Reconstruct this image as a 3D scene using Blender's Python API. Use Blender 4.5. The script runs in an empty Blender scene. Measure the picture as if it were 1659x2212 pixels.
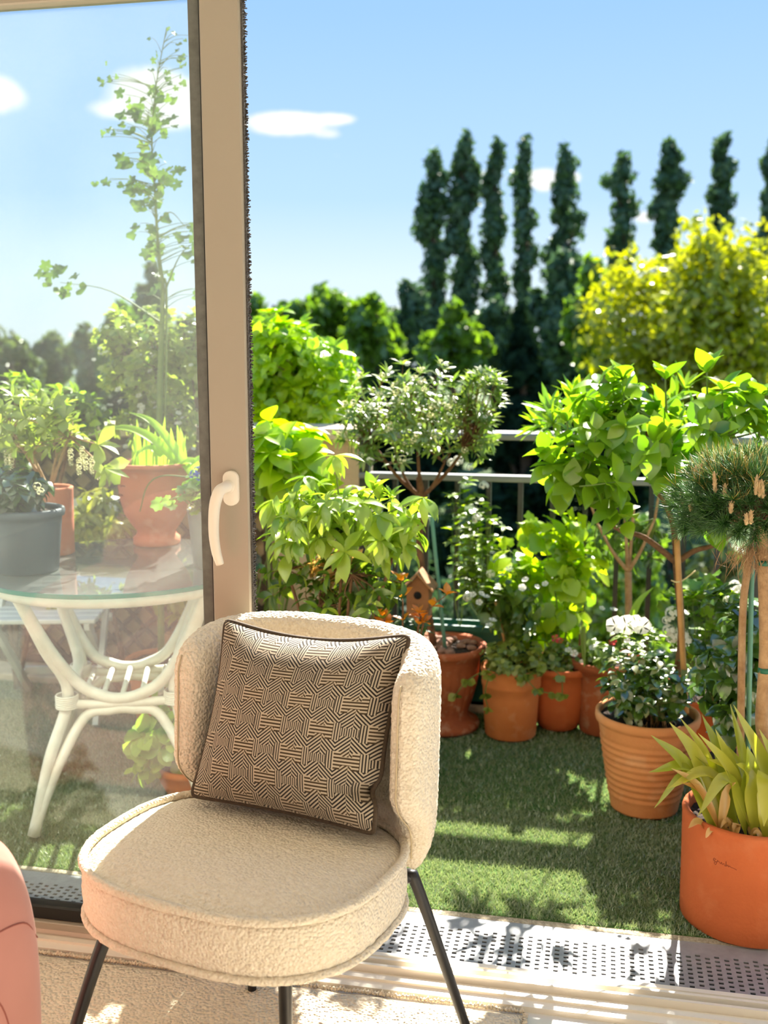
import bpy, math, random
import numpy as np
from mathutils import Vector, Matrix, noise as mnoise

random.seed(7); RNG = np.random.default_rng(7)
R = math.radians
scene = bpy.context.scene
COL = scene.collection
PI = math.pi

# ------------------------------------------------------------------ camera
FPX, IW, IH, CAMH = 2300.0, 1659.0, 2212.0, 1.36
PITCH, YAW = math.atan(360 / FPX), R(11.6)
cam_d = bpy.data.cameras.new('camera'); cam = bpy.data.objects.new('camera', cam_d); COL.objects.link(cam)
cam.location = (0, 0, CAMH); cam.rotation_euler = (PI / 2 - PITCH, 0, YAW)
cam_d.sensor_fit = 'HORIZONTAL'; cam_d.sensor_width = 36.0; cam_d.lens = 36.0 * FPX / IW
cam_d.clip_start = 0.05; cam_d.clip_end = 600
cam_d.dof.use_dof = True; cam_d.dof.focus_distance = 2.15; cam_d.dof.aperture_fstop = 4.9
scene.camera = cam
_fw = np.array([-math.sin(YAW) * math.cos(PITCH), math.cos(YAW) * math.cos(PITCH), -math.sin(PITCH)])
_rt = np.array([math.cos(YAW), math.sin(YAW), 0.0]); _up = np.cross(_rt, _fw)
def at(px, py, Y):
    """world point at depth Y (metres beyond the camera along the terrace axis) seen at a photo pixel"""
    d = _fw * FPX + _rt * (px - IW / 2) - _up * (py - IH / 2)
    return np.array([0, 0, CAMH]) + d * (Y / d[1])

# ------------------------------------------------------------------ colour management
vs = scene.view_settings
vs.view_transform = 'Standard'; vs.look = 'None'; vs.gamma = 1.0; vs.use_curve_mapping = False
vs.exposure = 0.40

# ------------------------------------------------------------------ node expression helper
class Ex:
    def __init__(s, nt, sock): s.nt = nt; s.s = sock
    def _m(s, op, *o, clamp=False):
        n = s.nt.nodes.new('ShaderNodeMath'); n.operation = op; n.use_clamp = clamp
        for i, a in enumerate((s,) + o):
            if isinstance(a, Ex): s.nt.links.new(a.s, n.inputs[i])
            else: n.inputs[i].default_value = a
        return Ex(s.nt, n.outputs[0])
    def __add__(s, o): return s._m('ADD', o)
    def __radd__(s, o): return s._m('ADD', o)
    def __sub__(s, o): return s._m('SUBTRACT', o)
    def __rsub__(s, o): return (s * -1.0) + o
    def __mul__(s, o): return s._m('MULTIPLY', o)
    def __rmul__(s, o): return s._m('MULTIPLY', o)
    def __truediv__(s, o): return s._m('DIVIDE', o)
    def gt(s, o): return s._m('GREATER_THAN', o)
    def lt(s, o): return s._m('LESS_THAN', o)
    def floor(s): return s._m('FLOOR')
    def fract(s): return s._m('FRACT')
    def abs(s): return s._m('ABSOLUTE')
    def sin(s): return s._m('SINE')
    def pow(s, o): return s._m('POWER', o)
    def exp(s): return s._m('EXPONENT')
    def max(s, o): return s._m('MAXIMUM', o)
    def min(s, o): return s._m('MINIMUM', o)
    def clamp(s): return s._m('ADD', 0.0, clamp=True)
    def sel(s, a, b):            # s is 0/1: a where 1 else b
        return s * a + (1.0 - s) * b if not isinstance(b, Ex) else s * a + (s * -1.0 + 1.0) * b
def node(nt, t, **kw):
    n = nt.nodes.new(t)
    for k, v in kw.items():
        if k in n.inputs: n.inputs[k].default_value = v
        else: setattr(n, k, v)
    return n
def mixcol(nt, fac, a, b, blend='MIX'):
    n = nt.nodes.new('ShaderNodeMix'); n.data_type = 'RGBA'; n.blend_type = blend
    for i, v in ((0, fac), (6, a), (7, b)):
        if isinstance(v, Ex): v = v.s
        if hasattr(v, 'is_linked'): nt.links.new(v, n.inputs[i])
        elif i == 0: n.inputs[0].default_value = v
        else: n.inputs[i].default_value = (*v[:3], 1)
    return n.outputs[2]
def srgb(r, g, b):
    f = lambda c: (c / 255 / 12.92) if c / 255 <= 0.04045 else ((c / 255 + 0.055) / 1.055) ** 2.4
    return (f(r), f(g), f(b))

# ------------------------------------------------------------------ world: clear blue sky with a few small clouds
world = bpy.data.worlds.new('sky'); scene.world = world; world.use_nodes = True
nt = world.node_tree; nt.nodes.clear()
tc = node(nt, 'ShaderNodeTexCoord'); sep = node(nt, 'ShaderNodeSeparateXYZ')
nt.links.new(tc.outputs['Generated'], sep.inputs[0])
dx, dy, dz = (Ex(nt, sep.outputs[i]) for i in range(3))
ramp = node(nt, 'ShaderNodeValToRGB'); cr = ramp.color_ramp
stops = [(0.0, (0.76, 0.86, 0.93)), (0.06, (0.70, 0.86, 0.99)), (0.13, (0.48, 0.71, 1.0)), (0.28, (0.34, 0.58, 1.0)), (0.6, (0.23, 0.44, 0.88)), (1.0, (0.16, 0.35, 0.76))]
while len(cr.elements) < len(stops): cr.elements.new(0.5)
for e, (p, c) in zip(cr.elements, stops): e.position = p; e.color = (*c, 1)
nt.links.new(dz.max(0.0).s, ramp.inputs[0])
nz = node(nt, 'ShaderNodeTexNoise', Scale=26.0, Detail=5.0, Roughness=0.6); nt.links.new(tc.outputs['Generated'], nz.inputs['Vector'])
nval = Ex(nt, nz.outputs[0])
az = dx._m('ARCTAN2', dy); 
cl = None
clouds = [(600, 268, 62, 20, 1.0), (640, 262, 30, 14, .8), (725, 257, 44, 11, .75), (712, 290, 34, 10, .45), (725, 335, 28, 16, .28), (320, 200, 62, 40, 1.1), (380, 225, 62, 36, 1.1), (265, 240, 80, 16, .6), (-8, 205, 48, 30, 1.0), (1180, 390, 24, 20, 1.0), (1130, 385, 40, 14, .6), (1042, 388, 16, 16, .9), (1240, 384, 14, 12, .8), (1395, 468, 30, 12, .7),
          (2300, 300, 110, 30, .9), (-700, 330, 130, 34, .9), (2900, 150, 140, 40, .8), (-1500, 120, 150, 40, .8)]
for (px, py, rx, ry, s) in clouds:
    d = _fw * FPX + _rt * (px - IW / 2) - _up * (py - IH / 2); d = d / np.linalg.norm(d)
    a0 = math.atan2(d[0], d[1]); z0 = d[2]
    ex = ((az - a0) * (FPX / rx)).pow(2.0) if False else None
    u = (az - a0) * (FPX / rx); v = (dz - z0) * (FPX / ry)
    b = ((u * u + v * v) * -0.75).exp() * s
    cl = b if cl is None else cl + b
mask = ((cl + (nval - 0.5) * 1.5 * (cl.min(0.5))) - 0.28) * 2.6
mask = mask.clamp()
skyc = mixcol(nt, mask, ramp.outputs[0], (0.98, 0.99, 1.0))
bg = node(nt, 'ShaderNodeBackground', Strength=0.88); nt.links.new(skyc, bg.inputs[0])
out = node(nt, 'ShaderNodeOutputWorld'); nt.links.new(bg.outputs[0], out.inputs[0])

# ------------------------------------------------------------------ sun (in front of the camera, shining into the room)
SUN_EL, SUN_AZ = R(40), R(3.0)
sd = bpy.data.lights.new('sun', 'SUN'); sd.energy = 18.0; sd.angle = R(0.6); sd.color = (1.0, 0.93, 0.81)
sun = bpy.data.objects.new('sun', sd); COL.objects.link(sun)
_sdir = Vector((math.sin(SUN_AZ) * math.cos(SUN_EL), math.cos(SUN_AZ) * math.cos(SUN_EL), math.sin(SUN_EL)))
sun.rotation_euler = _sdir.to_track_quat('Z', 'Y').to_euler(); sun.location = (1, 8, 8)

# ------------------------------------------------------------------ mesh helpers
def V(a): return np.asarray(a, float)
def mesh(name, v, f, mat=None, smooth=True, uv=None):
    me = bpy.data.meshes.new(name)
    if isinstance(f, np.ndarray):
        v = np.ascontiguousarray(v, np.float32); n, k = f.shape
        me.vertices.add(len(v)); me.vertices.foreach_set('co', v.ravel())
        me.loops.add(n * k); me.loops.foreach_set('vertex_index', np.ascontiguousarray(f, np.int32).ravel())
        me.polygons.add(n); me.polygons.foreach_set('loop_start', np.arange(0, n * k, k, dtype=np.int32))
        me.update(calc_edges=True)
    else:
        me.from_pydata([tuple(map(float, p)) for p in v], [], [tuple(map(int, q)) for q in f]); me.update()
    if mat is not None: me.materials.append(M[mat] if isinstance(mat, str) else mat)
    if smooth: me.polygons.foreach_set('use_smooth', np.ones(len(me.polygons), bool))
    if uv is not None:
        ul = me.uv_layers.new(name='uv'); li = np.zeros(len(me.loops), np.int32); me.loops.foreach_get('vertex_index', li)
        ul.data.foreach_set('uv', np.ascontiguousarray(np.asarray(uv, np.float32)[li]).ravel())
    return me
def ob(name, me, parent=None, loc=None, label=None, cat=None, group=None, kind=None, matrix=None):
    o = bpy.data.objects.new(name, me); COL.objects.link(o)
    if parent is not None: o.parent = parent
    if loc is not None: o.location = loc
    if matrix is not None: o.matrix_local = matrix
    if label: o['label'] = label
    if cat: o['category'] = cat
    if group: o['group'] = group
    if kind: o['kind'] = kind
    return o
def thing(name, label, cat, loc=(0, 0, 0), rz=0, group=None):
    o = ob(name, None, loc=tuple(map(float, loc)), label=label, cat=cat, group=group); o.rotation_euler = (0, 0, rz); o.empty_display_size = 0.1
    return o
class MB:
    def __init__(s): s.v = []; s.f = []; s.n = 0
    def add(s, v, f):
        s.v.extend([tuple(map(float, p)) for p in v]); s.f.extend([tuple(i + s.n for i in q) for q in f]); s.n += len(v); return s
    def box(s, lo, hi, bev=0.0):
        x0, y0, z0 = lo; x1, y1, z1 = hi
        if bev <= 0:
            v = [(x, y, z) for z in (z0, z1) for y in (y0, y1) for x in (x0, x1)]
            f = [(0, 2, 3, 1), (4, 5, 7, 6), (0, 1, 5, 4), (2, 6, 7, 3), (0, 4, 6, 2), (1, 3, 7, 5)]
            return s.add(v, f)
        b = min(bev, (x1 - x0) / 2.01, (y1 - y0) / 2.01, (z1 - z0) / 2.01); v = []; f = []
        idx = {}
        for ix, x in enumerate((x0, x1)):
            for iy, y in enumerate((y0, y1)):
                for iz, z in enumerate((z0, z1)):
                    sx, sy, sz = (1 - 2 * ix) * b, (1 - 2 * iy) * b, (1 - 2 * iz) * b
                    for a, p in enumerate(((x, y + sy, z + sz), (x + sx, y, z + sz), (x + sx, y + sy, z))):
                        idx[ix, iy, iz, a] = len(v); v.append(p)
        for i in (0, 1):
            f.append([idx[i, 0, 0, 0], idx[i, 1, 0, 0], idx[i, 1, 1, 0], idx[i, 0, 1, 0]][::(-1 if i == 0 else 1)])
            f.append([idx[0, i, 0, 1], idx[1, i, 0, 1], idx[1, i, 1, 1], idx[0, i, 1, 1]][::(1 if i == 0 else -1)])
            f.append([idx[0, 0, i, 2], idx[1, 0, i, 2], idx[1, 1, i, 2], idx[0, 1, i, 2]][::(-1 if i == 0 else 1)])
            for j in (0, 1):
                f.append([idx[i, j, 0, 0], idx[i, j, 1, 0], idx[i, j, 1, 1], idx[i, j, 0, 1]])
                f.append([idx[i, 0, j, 0], idx[i, 1, j, 0], idx[i, 1, j, 2], idx[i, 0, j, 2]])
                f.append([idx[0, i, j, 1], idx[1, i, j, 1], idx[1, i, j, 2], idx[0, i, j, 2]])
                for k in (0, 1): f.append([idx[i, j, k, 0], idx[i, j, k, 1], idx[i, j, k, 2]])
        return s.add(v, f)
    def tube(s, pts, r, n=8, cap=True): 
        v, f = tube(pts, r, n, cap); return s.add(v, f)
    def lathe(s, prof, n=40, c=(0, 0, 0)):
        v, f = lathe(prof, n, c); return s.add(v, f)
    def me(s, name, mat, smooth=True): return mesh(name, s.v, s.f, mat, smooth)
def smooth_path(pts, n=6):
    P = [V(p) for p in pts]
    if len(P) < 3: return [P[0] + (P[-1] - P[0]) * i / n for i in range(n + 1)]
    out = []
    for i in range(len(P) - 1):
        a = P[i - 1] if i > 0 else 2 * P[0] - P[1]; b = P[i]; c = P[i + 1]; d = P[i + 2] if i + 2 < len(P) else 2 * P[-1] - P[-2]
        for k in range(n):
            t = k / n
            out.append(0.5 * ((2 * b) + (-a + c) * t + (2 * a - 5 * b + 4 * c - d) * t * t + (-a + 3 * b - 3 * c + d) * t ** 3))
    out.append(P[-1]); return out
def tube(pts, r, n=8, cap=True):
    P = np.array([V(p) for p in pts]); m = len(P)
    rr = np.full(m, r, float) if np.isscalar(r) else np.interp(np.linspace(0, 1, m), np.linspace(0, 1, len(r)), r)
    T = np.gradient(P, axis=0); T /= np.linalg.norm(T, axis=1)[:, None] + 1e-12
    ref = V((0, 0, 1)) if abs(T[0][2]) < 0.9 else V((1, 0, 0))
    u = np.cross(T[0], ref); u /= np.linalg.norm(u); v = []
    ang = np.linspace(0, 2 * PI, n, endpoint=False)
    for i in range(m):
        u = u - T[i] * (u @ T[i]); u /= np.linalg.norm(u) + 1e-12; w = np.cross(T[i], u)
        for a in ang: v.append(P[i] + rr[i] * (math.cos(a) * u + math.sin(a) * w))
    f = [(i * n + j, i * n + (j + 1) % n, (i + 1) * n + (j + 1) % n, (i + 1) * n + j) for i in range(m - 1) for j in range(n)]
    if cap: f += [tuple(range(n))[::-1], tuple((m - 1) * n + j for j in range(n))]
    return v, f
def lathe(prof, n=40, c=(0, 0, 0)):
    v = []; f = []
    for (r, z) in prof:
        for j in range(n):
            a = 2 * PI * j / n; v.append((c[0] + r * math.cos(a), c[1] + r * math.sin(a), c[2] + z))
    for i in range(len(prof) - 1):
        for j in range(n): f.append((i * n + j, i * n + (j + 1) % n, (i + 1) * n + (j + 1) % n, (i + 1) * n + j))
    return v, f
def closed_tube(pts, r, n=6):
    P = np.array([V(p) for p in pts]); m = len(P)
    T = np.roll(P, -1, 0) - np.roll(P, 1, 0); T /= np.linalg.norm(T, axis=1)[:, None]
    v = []; u = np.cross(T[0], V((0, 0, 1)) if abs(T[0][2]) < .9 else V((1, 0, 0)))
    for i in range(m):
        u = u - T[i] * (u @ T[i]); u /= np.linalg.norm(u); w = np.cross(T[i], u)
        for j in range(n):
            a = 2 * PI * j / n; v.append(P[i] + r * (math.cos(a) * u + math.sin(a) * w))
    f = [(i * n + j, i * n + (j + 1) % n, ((i + 1) % m) * n + (j + 1) % n, ((i + 1) % m) * n + j) for i in range(m) for j in range(n)]
    return v, f

# ------------------------------------------------------------------ materials
M = {}
def mat(name, col, rough=0.6, col2=None, nscale=8.0, detail=4.0, bump=0.0, bscale=60.0, metal=0.0, spec=0.5, trans=None, contrast=1.0, sheen=0.0, btype='noise', bdist=0.01):
    m = bpy.data.materials.new(name); m.use_nodes = True; t = m.node_tree; b = t.nodes['Principled BSDF']
    b.inputs['Roughness'].default_value = rough; b.inputs['Metallic'].default_value = metal; b.inputs['Specular IOR Level'].default_value = spec
    if sheen: b.inputs['Sheen Weight'].default_value = sheen; b.inputs['Sheen Roughness'].default_value = .5
    b.inputs['Base Color'].default_value = (*col, 1)
    co = node(t, 'ShaderNodeTexCoord')
    if col2 is not None:
        n = node(t, 'ShaderNodeTexNoise', Scale=nscale, Detail=detail, Roughness=0.6); t.links.new(co.outputs['Object'], n.inputs['Vector'])
        f = ((Ex(t, n.outputs[0]) - 0.5) * (2.4 * contrast) + 0.5).clamp()
        t.links.new(mixcol(t, f, col, col2), b.inputs['Base Color'])
    if bump:
        bn = node(t, 'ShaderNodeBump', Strength=bump, Distance=bdist)
        if btype == 'noise':
            n = node(t, 'ShaderNodeTexNoise', Scale=bscale, Detail=3.0); h = n.outputs[0]
        else:
            n = node(t, 'ShaderNodeTexVoronoi', Scale=bscale); n.feature = 'SMOOTH_F1'; n.inputs['Smoothness'].default_value = .6; h = (Ex(t, n.outputs[0]) * -1.0 + 1.0).s
        t.links.new(co.outputs['Object'], n.inputs['Vector']); t.links.new(h, bn.inputs['Height']); t.links.new(bn.outputs[0], b.inputs['Normal'])
    M[name] = m; return m
def leafmat(name, c1, c2, trans=0.5, tint=(1.25, 1.3, 0.55), gloss=0.07, rough=0.35, vein=0.0):
    m = bpy.data.materials.new(name); m.use_nodes = True; t = m.node_tree; t.nodes.clear()
    oi = node(t, 'ShaderNodeObjectInfo'); ge = node(t, 'ShaderNodeNewGeometry')
    r = (Ex(t, oi.outputs['Random']) + Ex(t, ge.outputs['Random Per Island'])).fract()
    c = mixcol(t, r, c1, c2)
    d = node(t, 'ShaderNodeBsdfDiffuse'); t.links.new(c, d.inputs[0])
    tr = node(t, 'ShaderNodeBsdfTranslucent'); t.links.new(mixcol(t, 1.0, c, tint, 'MULTIPLY'), tr.inputs[0])
    m1 = node(t, 'ShaderNodeMixShader'); m1.inputs[0].default_value = trans; t.links.new(d.outputs[0], m1.inputs[1]); t.links.new(tr.outputs[0], m1.inputs[2])
    g = node(t, 'ShaderNodeBsdfGlossy', Roughness=rough); m2 = node(t, 'ShaderNodeMixShader'); m2.inputs[0].default_value = gloss
    t.links.new(m1.outputs[0], m2.inputs[1]); t.links.new(g.outputs[0], m2.inputs[2])
    o = node(t, 'ShaderNodeOutputMaterial'); t.links.new(m2.outputs[0], o.inputs[0])
    M[name] = m; return m
# palette
mat('floor_tile', srgb(226, 222, 214), 0.18, srgb(214, 208, 198), 3.0)
mat('room_wall', srgb(236, 232, 224), 0.9)
mat('rug', srgb(240, 226, 202), 0.95, srgb(224, 206, 178), 120.0, bump=.7, bscale=150.0, btype='voronoi', bdist=0.012, spec=.1)
mat('boucle', srgb(236, 225, 206), 0.95, srgb(220, 205, 180), 140.0, bump=.6, bscale=185.0, btype='voronoi', bdist=0.008, spec=.1, sheen=.15)
mat('boucle_seam', srgb(196, 178, 146), 0.9)
mat('black_metal', srgb(22, 22, 25), 0.38, spec=.5)
mat('pvc', srgb(164, 154, 138), 0.35)
mat('pvc_white', srgb(236, 226, 210), 0.3)
mat('gasket_grey', srgb(112, 114, 108), 0.6, srgb(88, 90, 84), 40.0)
mat('gasket_black', srgb(14, 15, 16), 0.45)
mat('brush_pile', srgb(34, 30, 34), 0.9, srgb(110, 104, 96), 700.0, contrast=1.6)
mat('steel', srgb(168, 170, 174), 0.42, srgb(150, 152, 156), 30.0, metal=0.3)
mat('drain_dark', srgb(30, 32, 36), 0.9)
mat('mortar', srgb(196, 184, 160), 0.95, srgb(140, 128, 104), 160.0, bump=.6, bscale=240)
mat('terrace', srgb(200, 192, 178), 0.9, srgb(180, 170, 152), 20.0)
mat('turf_base', srgb(60, 86, 44), 1.0, srgb(84, 110, 60), 90.0, spec=.05)
leafmat('turf_blade', srgb(104, 132, 84), srgb(150, 166, 116), trans=.45, tint=(1.25, 1.2, .8), gloss=.2, rough=.5)
mat('render_beige', srgb(205, 184, 152), 0.95, srgb(178, 152, 118), 5.0, bump=.3, bscale=90)
mat('stone_coping', srgb(222, 206, 180), 0.9, srgb(196, 178, 150), 12.0, bump=.3, bscale=80)
mat('rail_black', srgb(30, 33, 33), 0.4, srgb(44, 48, 46), 20)
mat('rail_grey', srgb(120, 124, 122), 0.35)
def terracotta(name, a, b, c, sc=6.0, rough=.85):
    m = mat(name, srgb(*a), rough, srgb(*b), sc, bump=.12, bscale=120, spec=.2); t = m.node_tree; bs = t.nodes['Principled BSDF']
    old = bs.inputs['Base Color'].links[0].from_socket; co = node(t, 'ShaderNodeTexCoord')
    n = node(t, 'ShaderNodeTexNoise', Scale=sc * 2.7, Detail=6.0); t.links.new(co.outputs['Object'], n.inputs['Vector'])
    f = ((Ex(t, n.outputs[0]) - 0.56) * 5.0).clamp() * 0.55
    t.links.new(mixcol(t, f, old, srgb(*c)), bs.inputs['Base Color'])
terracotta('terra_orange', (194, 102, 58), (182, 94, 52), (198, 116, 74))
terracotta('terra_warm', (214, 132, 78), (196, 112, 62), (224, 168, 124))
terracotta('terra_ribbed', (218, 152, 98), (204, 132, 80), (230, 184, 142), 4.0)
terracotta('terra_dark', (176, 98, 62), (146, 78, 50), (206, 168, 140), 9.0)
terracotta('terra_pink', (206, 128, 96), (186, 104, 74), (222, 170, 146), 7.0)
mat('grey_plastic', srgb(70, 82, 90), 0.55, srgb(58, 68, 76), 6.0)
mat('zinc', srgb(150, 152, 148), 0.5, srgb(124, 126, 122), 12.0, metal=.3)
mat('soil', srgb(64, 46, 32), 1.0, srgb(36, 26, 18), 60.0, bump=1.0, bscale=120)
mat('pebble', srgb(170, 130, 108), 0.85, srgb(132, 92, 74), 30.0)
mat('bark_tan', srgb(186, 150, 108), 0.85, srgb(146, 108, 70), 30.0, bump=.5, bscale=90)
mat('bark_brown', srgb(130, 94, 64), 0.9, srgb(92, 62, 40), 30.0, bump=.6, bscale=90)
mat('bamboo', srgb(206, 158, 96), 0.55, srgb(178, 122, 66), 14.0)
mat('stem_green', srgb(112, 132, 58), 0.7, srgb(90, 110, 50), 20.0)
mat('stake_green', srgb(96, 150, 128), 0.5)
mat('tape_green', srgb(20, 96, 70), 0.5)
mat('twine', srgb(214, 196, 150), 0.9)
mat('rattan', srgb(232, 230, 218), 0.5, srgb(214, 210, 194), 18.0, bump=.15, bscale=80)
mat('white_wood', srgb(226, 230, 226), 0.55, srgb(206, 210, 204), 12.0)
mat('wood_old', srgb(176, 128, 82), 0.8, srgb(140, 96, 58), 24.0, bump=.3, bscale=60)
mat('bird_wood', srgb(150, 100, 62), 0.8, srgb(124, 78, 44), 20.0)
mat('hole_dark', srgb(8, 7, 6), 0.9)
mat('trellis', srgb(92, 74, 58), 0.9, srgb(70, 54, 40), 20)
mat('green_plastic', srgb(22, 92, 74), 0.5)
mat('velvet_pink', srgb(190, 126, 112), 0.75, srgb(182, 116, 102), 3.0, sheen=.3, spec=.2)
mat('seam_pink', srgb(140, 72, 60), 0.9)
mat('cushion_piping', srgb(82, 66, 48), 0.8, srgb(60, 46, 34), 200.0)
mat('tag_dark', srgb(70, 24, 30), 0.8)
mat('incised', srgb(140, 66, 34), 0.95)
mat('pine_candle', srgb(200, 172, 128), 0.9, srgb(176, 142, 98), 60)
mat('pine_stub', srgb(176, 134, 84), 0.9, srgb(150, 108, 64), 40)
mat('far_bark', srgb(80, 66, 50), 0.9)
mat('grass_ground', srgb(70, 96, 36), 1.0, srgb(52, 76, 28), 0.6)
# foliage
leafmat('lf_viburnum', srgb(95, 142, 25), srgb(151, 183, 39), .52)
leafmat('lf_choisya', srgb(115, 150, 46), srgb(176, 195, 68), .5, gloss=.06)
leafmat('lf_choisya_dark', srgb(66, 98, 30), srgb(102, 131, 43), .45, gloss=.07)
leafmat('lf_lime', srgb(131, 173, 12), srgb(184, 212, 27), .55)
leafmat('lf_vine', srgb(128, 168, 16), srgb(193, 212, 30), .58)
leafmat('lf_olive', srgb(96, 130, 56), srgb(142, 160, 82), .45, gloss=.09, rough=.3)
leafmat('lf_dark', srgb(43, 67, 27), srgb(70, 98, 37), .3, gloss=.16, rough=.2)
leafmat('lf_camellia', srgb(46, 76, 30), srgb(90, 123, 43), .32, gloss=.15, rough=.18)
leafmat('lf_mid', srgb(86, 115, 37), srgb(128, 150, 52), .42)
leafmat('lf_trail', srgb(104, 125, 46), srgb(164, 170, 73), .42)
leafmat('lf_grey', srgb(115, 125, 79), srgb(162, 162, 104), .35, gloss=.08)
leafmat('lf_round', srgb(124, 164, 55), srgb(176, 201, 82), .45, gloss=.05)
leafmat('lf_iris', srgb(133, 175, 52), srgb(182, 210, 75), .5, gloss=.06)
leafmat('lf_tulip', srgb(158, 168, 55), srgb(202, 195, 77), .45, gloss=.08, rough=.3)
leafmat('lf_dry', srgb(206, 160, 86), srgb(226, 192, 128), .4, (1.1, 1.0, .7))
leafmat('lf_orange', srgb(226, 132, 20), srgb(236, 170, 40), .5, (1.3, 1.0, .5))
leafmat('lf_vinepale', srgb(128, 150, 59), srgb(171, 181, 79), .45)
leafmat('lf_climber', srgb(74, 106, 44), srgb(114, 142, 66), .4)
leafmat('lf_cypress', srgb(133, 144, 41), srgb(176, 173, 59), .4)
leafmat('needle', srgb(44, 94, 32), srgb(88, 134, 50), .25, gloss=.08, rough=.3)
leafmat('needle_tip', srgb(176, 164, 75), srgb(220, 185, 99), .3, (1.1, 1.1, .7))
leafmat('needle_dry', srgb(200, 158, 108), srgb(172, 128, 82), .2, (1.1, 1.0, .7))
leafmat('petal_white', srgb(244, 242, 236), srgb(250, 248, 240), .4, (1.0, 1.0, .97), gloss=.03)
leafmat('petal_cream', srgb(238, 230, 186), srgb(248, 244, 214), .4, (1.0, 1.0, .9), gloss=.03)
leafmat('petal_blue', srgb(46, 56, 128), srgb(70, 78, 160), .35, (1, 1, 1.1))
leafmat('petal_red', srgb(214, 30, 40), srgb(230, 60, 50), .35, (1.1, .9, .9))
leafmat('far_poplar', srgb(62, 92, 62), srgb(92, 120, 80), .35, (1.1, 1.15, .75), gloss=.05, rough=.5)
leafmat('far_green', srgb(84, 118, 26), srgb(124, 156, 44), .48)
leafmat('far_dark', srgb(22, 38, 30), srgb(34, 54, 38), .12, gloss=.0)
leafmat('far_yellow', srgb(130, 148, 8), srgb(174, 178, 18), .5, (1.25, 1.2, .4))
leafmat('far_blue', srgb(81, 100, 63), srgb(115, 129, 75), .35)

def glass_mat(name, tint, refl, dust, rough=0.0, ior=1.5):
    m = bpy.data.materials.new(name); m.use_nodes = True; t = m.node_tree; t.nodes.clear()
    tr = node(t, 'ShaderNodeBsdfTransparent'); tr.inputs[0].default_value = (*tint, 1)
    g = node(t, 'ShaderNodeBsdfGlossy', Roughness=rough)
    fr = node(t, 'ShaderNodeFresnel', IOR=ior)
    mx = node(t, 'ShaderNodeMixShader'); t.links.new((Ex(t, fr.outputs[0]) * refl).clamp().s, mx.inputs[0])
    t.links.new(tr.outputs[0], mx.inputs[1]); t.links.new(g.outputs[0], mx.inputs[2]); last = mx.outputs[0]
    if dust:
        co = node(t, 'ShaderNodeTexCoord'); n = node(t, 'ShaderNodeTexNoise', Scale=3.0, Detail=5.0); t.links.new(co.outputs['Object'], n.inputs['Vector'])
        tl = node(t, 'ShaderNodeBsdfTranslucent'); tl.inputs[0].default_value = (.9, .92, .9, 1)
        df = node(t, 'ShaderNodeBsdfDiffuse'); df.inputs[0].default_value = (.9, .9, .88, 1)
        a = node(t, 'ShaderNodeMixShader'); a.inputs[0].default_value = .5; t.links.new(tl.outputs[0], a.inputs[1]); t.links.new(df.outputs[0], a.inputs[2])
        b = node(t, 'ShaderNodeMixShader'); t.links.new((Ex(t, n.outputs[0]) * (2.0 * dust)).s, b.inputs[0]); t.links.new(last, b.inputs[1]); t.links.new(a.outputs[0], b.inputs[2]); last = b.outputs[0]
    o = node(t, 'ShaderNodeOutputMaterial'); t.links.new(last, o.inputs[0]); M[name] = m
glass_mat('door_glass', (.93, .97, .95), 0.8, 0.028)
glass_mat('table_glass', (.74, .92, .86), 1.4, 0.09)
mat('glass_edge', srgb(18, 112, 96), 0.15, spec=.6)

# cushion weave: blocks of horizontal, vertical and diagonal stripes, drawn in the cushion's own UV
def weave():
    m = bpy.data.materials.new('cushion_weave'); m.use_nodes = True; t = m.node_tree; b = t.nodes['Principled BSDF']
    uvn = node(t, 'ShaderNodeUVMap'); uvn.uv_map = 'uv'; sp = node(t, 'ShaderNodeSeparateXYZ'); t.links.new(uvn.outputs[0], sp.inputs[0])
    U = Ex(t, sp.outputs[0]) * 3.7; Vv = Ex(t, sp.outputs[1]) * 6.9
    row = Vv.floor(); fv = Vv.fract(); fu = (U + (row * 0.5).fract()).fract()
    hs = ((Vv * 8.0).fract()).gt(0.5); vs_ = ((U * 22.0).fract()).gt(0.48)
    ph = U * 4.0; sgn = ((ph * 0.5).fract().gt(0.5)) * 2.0 - 1.0
    dg = ((U * 13.0 * sgn + Vv * 7.0).fract()).gt(0.5)
    inA = fv.lt(0.62)
    isH = fu.lt(0.42); notch = ((fu - 0.21).abs().lt(0.095)) * ((fv - 0.31).abs().gt(0.15))
    mid = ((fu - 0.71).abs()).lt(0.15); midc = ((fv - 0.31).abs()).lt(0.14)
    vs2 = ((U * 26.0).fract()).gt(0.5)
    Hc = notch.sel(dg, hs); Mc = midc.sel(vs2, dg)
    rest = mid.sel(Mc, vs_); A = isH.sel(Hc, rest); val = inA.sel(A, dg)
    dark = mixcol(t, isH * inA, srgb(38, 32, 30), srgb(66, 52, 36))
    c = mixcol(t, val, dark, srgb(186, 170, 148))
    t.links.new(c, b.inputs['Base Color']); b.inputs['Roughness'].default_value = .85; b.inputs['Specular IOR Level'].default_value = .2
    b.inputs['Sheen Weight'].default_value = .1
    M['cushion_weave'] = m
weave()

# ================================================================== SETTING
def struct(name, me, parent=None, label=None):
    o = ob(name, me, parent)
    if parent is None: o['kind'] = 'structure'
    if label: o['label'] = label
    return o
struct('floor', MB().box((-4.2, -3.3, -.06), (1.6, 2.03, 0)).me('floor', 'floor_tile', False), label='pale glossy tiled floor of the room')
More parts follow.
